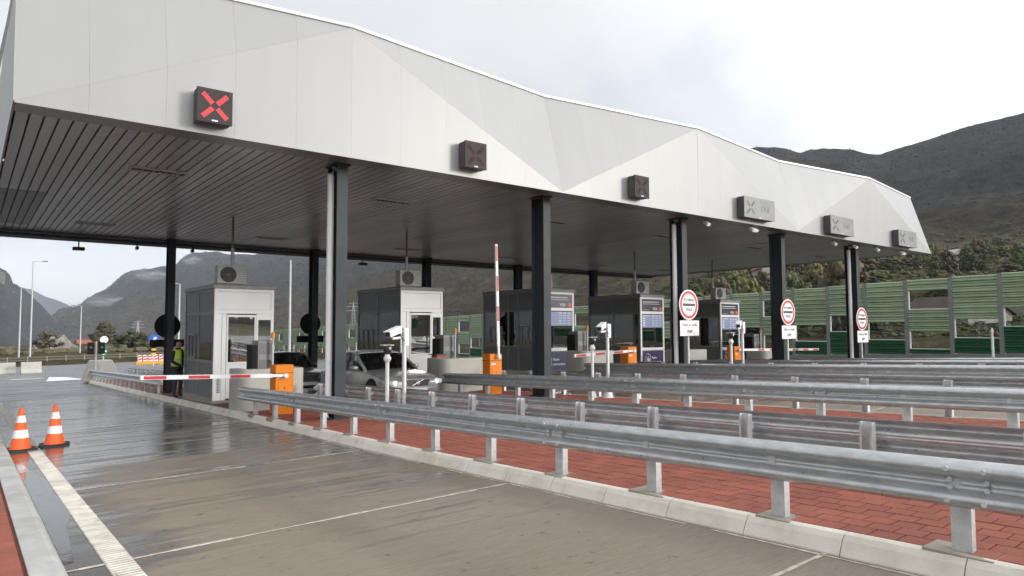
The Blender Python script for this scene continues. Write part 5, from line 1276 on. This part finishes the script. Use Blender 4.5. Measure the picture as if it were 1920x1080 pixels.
# scrub that nobody could count on the lower slopes
mb = MB(); mb2 = MB()
for k in range(5200):
    az = rnd.uniform(47, 88); r_ = 75+rnd.random()**1.3*520; x_, y_ = r_*math.sin(R(az)), r_*math.cos(R(az))
    if x_ < 52: continue
    z_ = ground_z(x_, y_); q = rnd.uniform(.4, 1.2)*(1+r_/450)
    mq = mb if rnd.random() < .55 else mb2; q *= min(1, .35+r_/260); lump(mq, (x_, y_, z_+q*.15), q*.6, .6, 6, 3); clump(mq, (x_, y_, z_+q*.3), q*.95, 9, .65, .24)
tag(mb.build('hillside_scrub', LEAF), 'green scrub covering the hillside', 'scrub', kind='stuff')
tag(mb2.build('dry_scrub', LEAFB), 'dry brown scrub covering the hillside', 'scrub', kind='stuff')
mb = MB()
for k in range(700):
    az = rnd.uniform(-3, 24); r_ = rnd.uniform(150, 300); x_, y_ = r_*math.sin(R(az)), r_*math.cos(R(az)); q = rnd.uniform(.6, 1.3)
    lump(mb, (x_, y_, ground_z(x_, y_)+q*.2), q, .6, 6, 3)
tag(mb.build('valley_hedge', LEAFB), 'brown hedge rows in the valley', 'hedge', kind='stuff')
# bushes and small trees over the mountain faces, far too many to count
mbs = [MB(), MB()]
def tuft(mb, p, q):
    for _ in range(4):
        a = Vector((rnd.gauss(0, 1), rnd.gauss(0, 1), rnd.gauss(0, .6))).normalized()*q; b = Vector((rnd.gauss(0, 1), rnd.gauss(0, 1), rnd.gauss(0, .6))).normalized()*q*.7
        c = p+Vector((rnd.uniform(-.5, .5)*q, rnd.uniform(-.5, .5)*q, rnd.uniform(.1, .7)*q)); mb.poly([c-a, c+b, c+a, c-b])
for k in range(24000):
    az = rnd.uniform(4.5, 92); t_ = rnd.random()**.8*1.0
    if noise.noise((az*.5, t_*9, 2.2)) < -.12: continue
    p = mtn(az, t_); r_ = math.hypot(p.x, p.y); tuft(mbs[k % 2], p, r_*rnd.uniform(.0004, .0013))
for q, nm, m_ in zip(mbs, ('mountain_scrub', 'pale_mountain_scrub'), (mat('dark_scrub', (.014, .015, .012), .9), mat('pale_scrub', (.036, .035, .03), .9))): tag(q.build(nm, m_), 'low scrub growing over the mountain face', 'scrub', kind='stuff')
def mist(az, el, r_, sx_, sy_, sz_, dens, label):
    M = bpy.data.materials.new('mist'); M.use_nodes = True; t = M.node_tree; t.nodes.clear(); n = t.nodes.new; l = t.links.new
    o = n('ShaderNodeOutputMaterial'); v = n('ShaderNodeVolumePrincipled'); v.inputs['Color'].default_value = (.92, .95, 1, 1)
    tc = n('ShaderNodeTexCoord'); ln = n('ShaderNodeVectorMath'); ln.operation = 'LENGTH'; l(tc.outputs['Object'], ln.inputs[0])
    fa = n('ShaderNodeMapRange'); fa.interpolation_type = 'SMOOTHSTEP'; fa.inputs[1].default_value = 1; fa.inputs[2].default_value = .1; fa.inputs[3].default_value = 0; fa.inputs[4].default_value = 1; l(ln.outputs['Value'], fa.inputs[0])
    nz = n('ShaderNodeTexNoise'); nz.inputs['Scale'].default_value = 2.6; nz.inputs['Detail'].default_value = 4; l(tc.outputs['Object'], nz.inputs['Vector'])
    nr = n('ShaderNodeMapRange'); nr.inputs[1].default_value = .42; nr.inputs[2].default_value = .68; l(nz.outputs[0], nr.inputs[0])
    mu = n('ShaderNodeMath'); mu.operation = 'MULTIPLY'; l(fa.outputs[0], mu.inputs[0]); l(nr.outputs[0], mu.inputs[1])
    m2 = n('ShaderNodeMath'); m2.operation = 'MULTIPLY'; l(mu.outputs[0], m2.inputs[0]); m2.inputs[1].default_value = dens; l(m2.outputs[0], v.inputs['Density']); l(v.outputs[0], o.inputs['Volume'])
    b = MB(); b.lathe([(math.cos(R(a)), math.sin(R(a))) for a in range(-80, 81, 20)], 16); o_ = b.build('mist', M, None, (r_*math.sin(R(az)), r_*math.cos(R(az)), EYE+r_*math.tan(R(el))))
    o_.scale = (sx_, sy_, sz_); o_.rotation_euler = (0, 0, -R(az)); tag(o_, label, 'mist', kind='stuff')
mist(8.2, 2.15, 2450, 120, 50, 24, .03, 'wisp of mist lying on the ridge where the valley narrows')
mist(10.6, 4.15, 2700, 90, 50, 26, .022, 'thin wisp of mist under the ridge top')
mist(13.3, 5.35, 2700, 50, 40, 24, .022, 'small wisp of mist below the rocky summit')
# rocky mound
mb = MB(); rr = []
for a in range(9):
    f = a/8; rr.append([(math.cos(2*math.pi*k/18)*(10-7.5*f)*(1+.25*noise.noise((k*.9, f*5, 1))), math.sin(2*math.pi*k/18)*(8-6*f), -3+7.5*f+1.6*noise.noise((k*.5, f*4, 4))) for k in range(18)])
mb.ring(rr); tag(mb.build('rocky_mound', ROCK, None, (22, 262, ground_z(22, 262)), smooth=False), 'pale rock outcrop with brush in the valley', kind='structure')

# ------------------------------------------------------------------ houses and pylons
def house(x, y, rz, w_, d_, h_, wm, rm, label, win=2):
    w_, d_, h_ = w_*.62, d_*.62, h_*.7
    t = empty('house', (x, y, ground_z(x, y)-.5), label, 'house', 'houses on the hillside', rz)
    mb = MB(); mb.box(-w_/2, -d_/2, -2, w_/2, d_/2, h_); mb.poly([(-w_/2, -d_/2, h_), (-w_/2, 0, h_+d_*.3), (-w_/2, d_/2, h_)][::-1]); mb.poly([(w_/2, -d_/2, h_), (w_/2, 0, h_+d_*.3), (w_/2, d_/2, h_)]); mb.build('wall', wm, t)
    mb = MB(); o_ = .4; hr = h_+d_*.3
    for s_ in (-1, 1): mb.hexa([(-w_/2-o_, s_*(d_/2+o_), h_-.2), (w_/2+o_, s_*(d_/2+o_), h_-.2), (w_/2+o_, 0, hr+.05), (-w_/2-o_, 0, hr+.05), (-w_/2-o_, s_*(d_/2+o_), h_), (w_/2+o_, s_*(d_/2+o_), h_), (w_/2+o_, 0, hr+.25), (-w_/2-o_, 0, hr+.25)])
    mb.build('roof', rm, t)
    for q in range(win):
        for ax in (0,):
            xx = -w_/2+(q+1)*w_/(win+1); mb = MB(); mb.box(xx-.5, -d_/2-.04, h_*.45, xx+.5, -d_/2+.02, h_*.45+1.2); mb.build('window', DARKP, t)
house(283, 98, 1.2, 12, 8, 4, WALLW, WALLW, 'white house with pale roof high beside the poplars')
house(297, 184, 1.0, 22, 13, 5.5, WALLW, ROOFR, 'red roofed house high on the slope seen below the canopy edge')
house(309, 172, 1.0, 16, 11, 4.6, WALLW, ROOFR, 'second red roofed house on the slope beside the taller one', 1)
house(171, 104, .9, 13, 9, 3.6, WALLW, ROOFR, 'low tiled roof just over the top of the green wall')
house(114, 31, 1.3, 14, 11, 5, WALLW, ROOFB, 'white house with dark gable roof seen through the end window of the wall')
house(104, 36, 1.2, 17, 12, 2.2, WALLW, ROOFB, 'long brown tiled roof seen through a wall window')
house(99, 44, 1.2, 4, 4, 2.2, CONC, ROOFB, 'small pale shed seen through the double window of the wall', 1)
house(350, 193, 1.0, 12, 9, 6, WALLW, WALLW, 'small white villa on the skyline of the lower slope', 1)
house(366, 176, 1.0, 11, 9, 6, WALLW, WALLW, 'another white villa further along the lower slope', 1)
house(360, 150, 1.1, 11, 9, 6, WALLW, ROOFR, 'small villa with red roof beside the cypress', 1)
house(47.6, 397, .1, 16, 9, 3, WALLW, ROOFR, 'long low house with orange roof across the valley')
def pylon(x, y, z, h, label):
    t = empty('power_pylon', (x, y, z), label, 'pylon', 'lattice power pylons on the mountain side')
    mb = MB(); b = h*.11
    for sx_ in (-1, 1):
        for sy_ in (-1, 1): mb.tube([(sx_*b, sy_*b, -8), (sx_*b*.35, sy_*b*.35, h*.6), (0, 0, h)], .14, 4)
    for k in range(7):
        z0, z1 = h*k/8, h*(k+1)/8; w0 = b*(1-k/9); w1 = b*(1-(k+1)/9)
        mb.tube([(-w0, -w0, z0), (w1, -w1, z1)], .09, 4); mb.tube([(w0, -w0, z0), (-w1, -w1, z1)], .09, 4)
    mb.build('lattice', LAMPG, t)
    for zz, l_ in ((.68, .3), (.82, .24), (.94, .16)):
        mb = MB(); mb.tube([(-h*l_, 0, h*zz), (0, 0, h*(zz+.03)), (h*l_, 0, h*zz)], .14, 4); mb.build('cross_arm', LAMPG, t)
pylon(150, 860, ground_z(150, 860), 24, 'lattice pylon on the valley floor beside the green tree')
pylon(300, 632, ground_z(300, 632), 28, 'lattice pylon on the dark slope behind the second booth')
# overhead cable crossing the sky beside the canopy end
mb = MB(); P0, P1 = Vector((.36, 12.0, 6.42)), Vector((.15, 7.0, 3.93)); D = P1-P0
mb.tube([P0-D*.6+Vector((0, 0, .12)), P0-D*.3+Vector((0, 0, .03)), P0, P0+D*.5-Vector((0, 0, .03)), P1, P1+D*.4+Vector((0, 0, .04))], .014, 6)
tag(mb.build('overhead_cable', DARKP), 'dark cable crossing the strip of sky beside the canopy end', 'cable')

# ------------------------------------------------------------------ valley air
hz = bpy.data.materials.new('valley_air'); hz.use_nodes = True; t = hz.node_tree; t.nodes.clear()
o = t.nodes.new('ShaderNodeOutputMaterial'); v = t.nodes.new('ShaderNodeVolumePrincipled')
v.inputs['Color'].default_value = (.8, .88, 1, 1); v.inputs['Density'].default_value = HAZE
t.links.new(v.outputs[0], o.inputs['Volume'])
mb = MB(); mb.box(-5200, -5200, -280, 7000, 7000, 900)
tag(mb.build('haze', hz), 'thin bluish air over the valley', 'haze', kind='stuff')
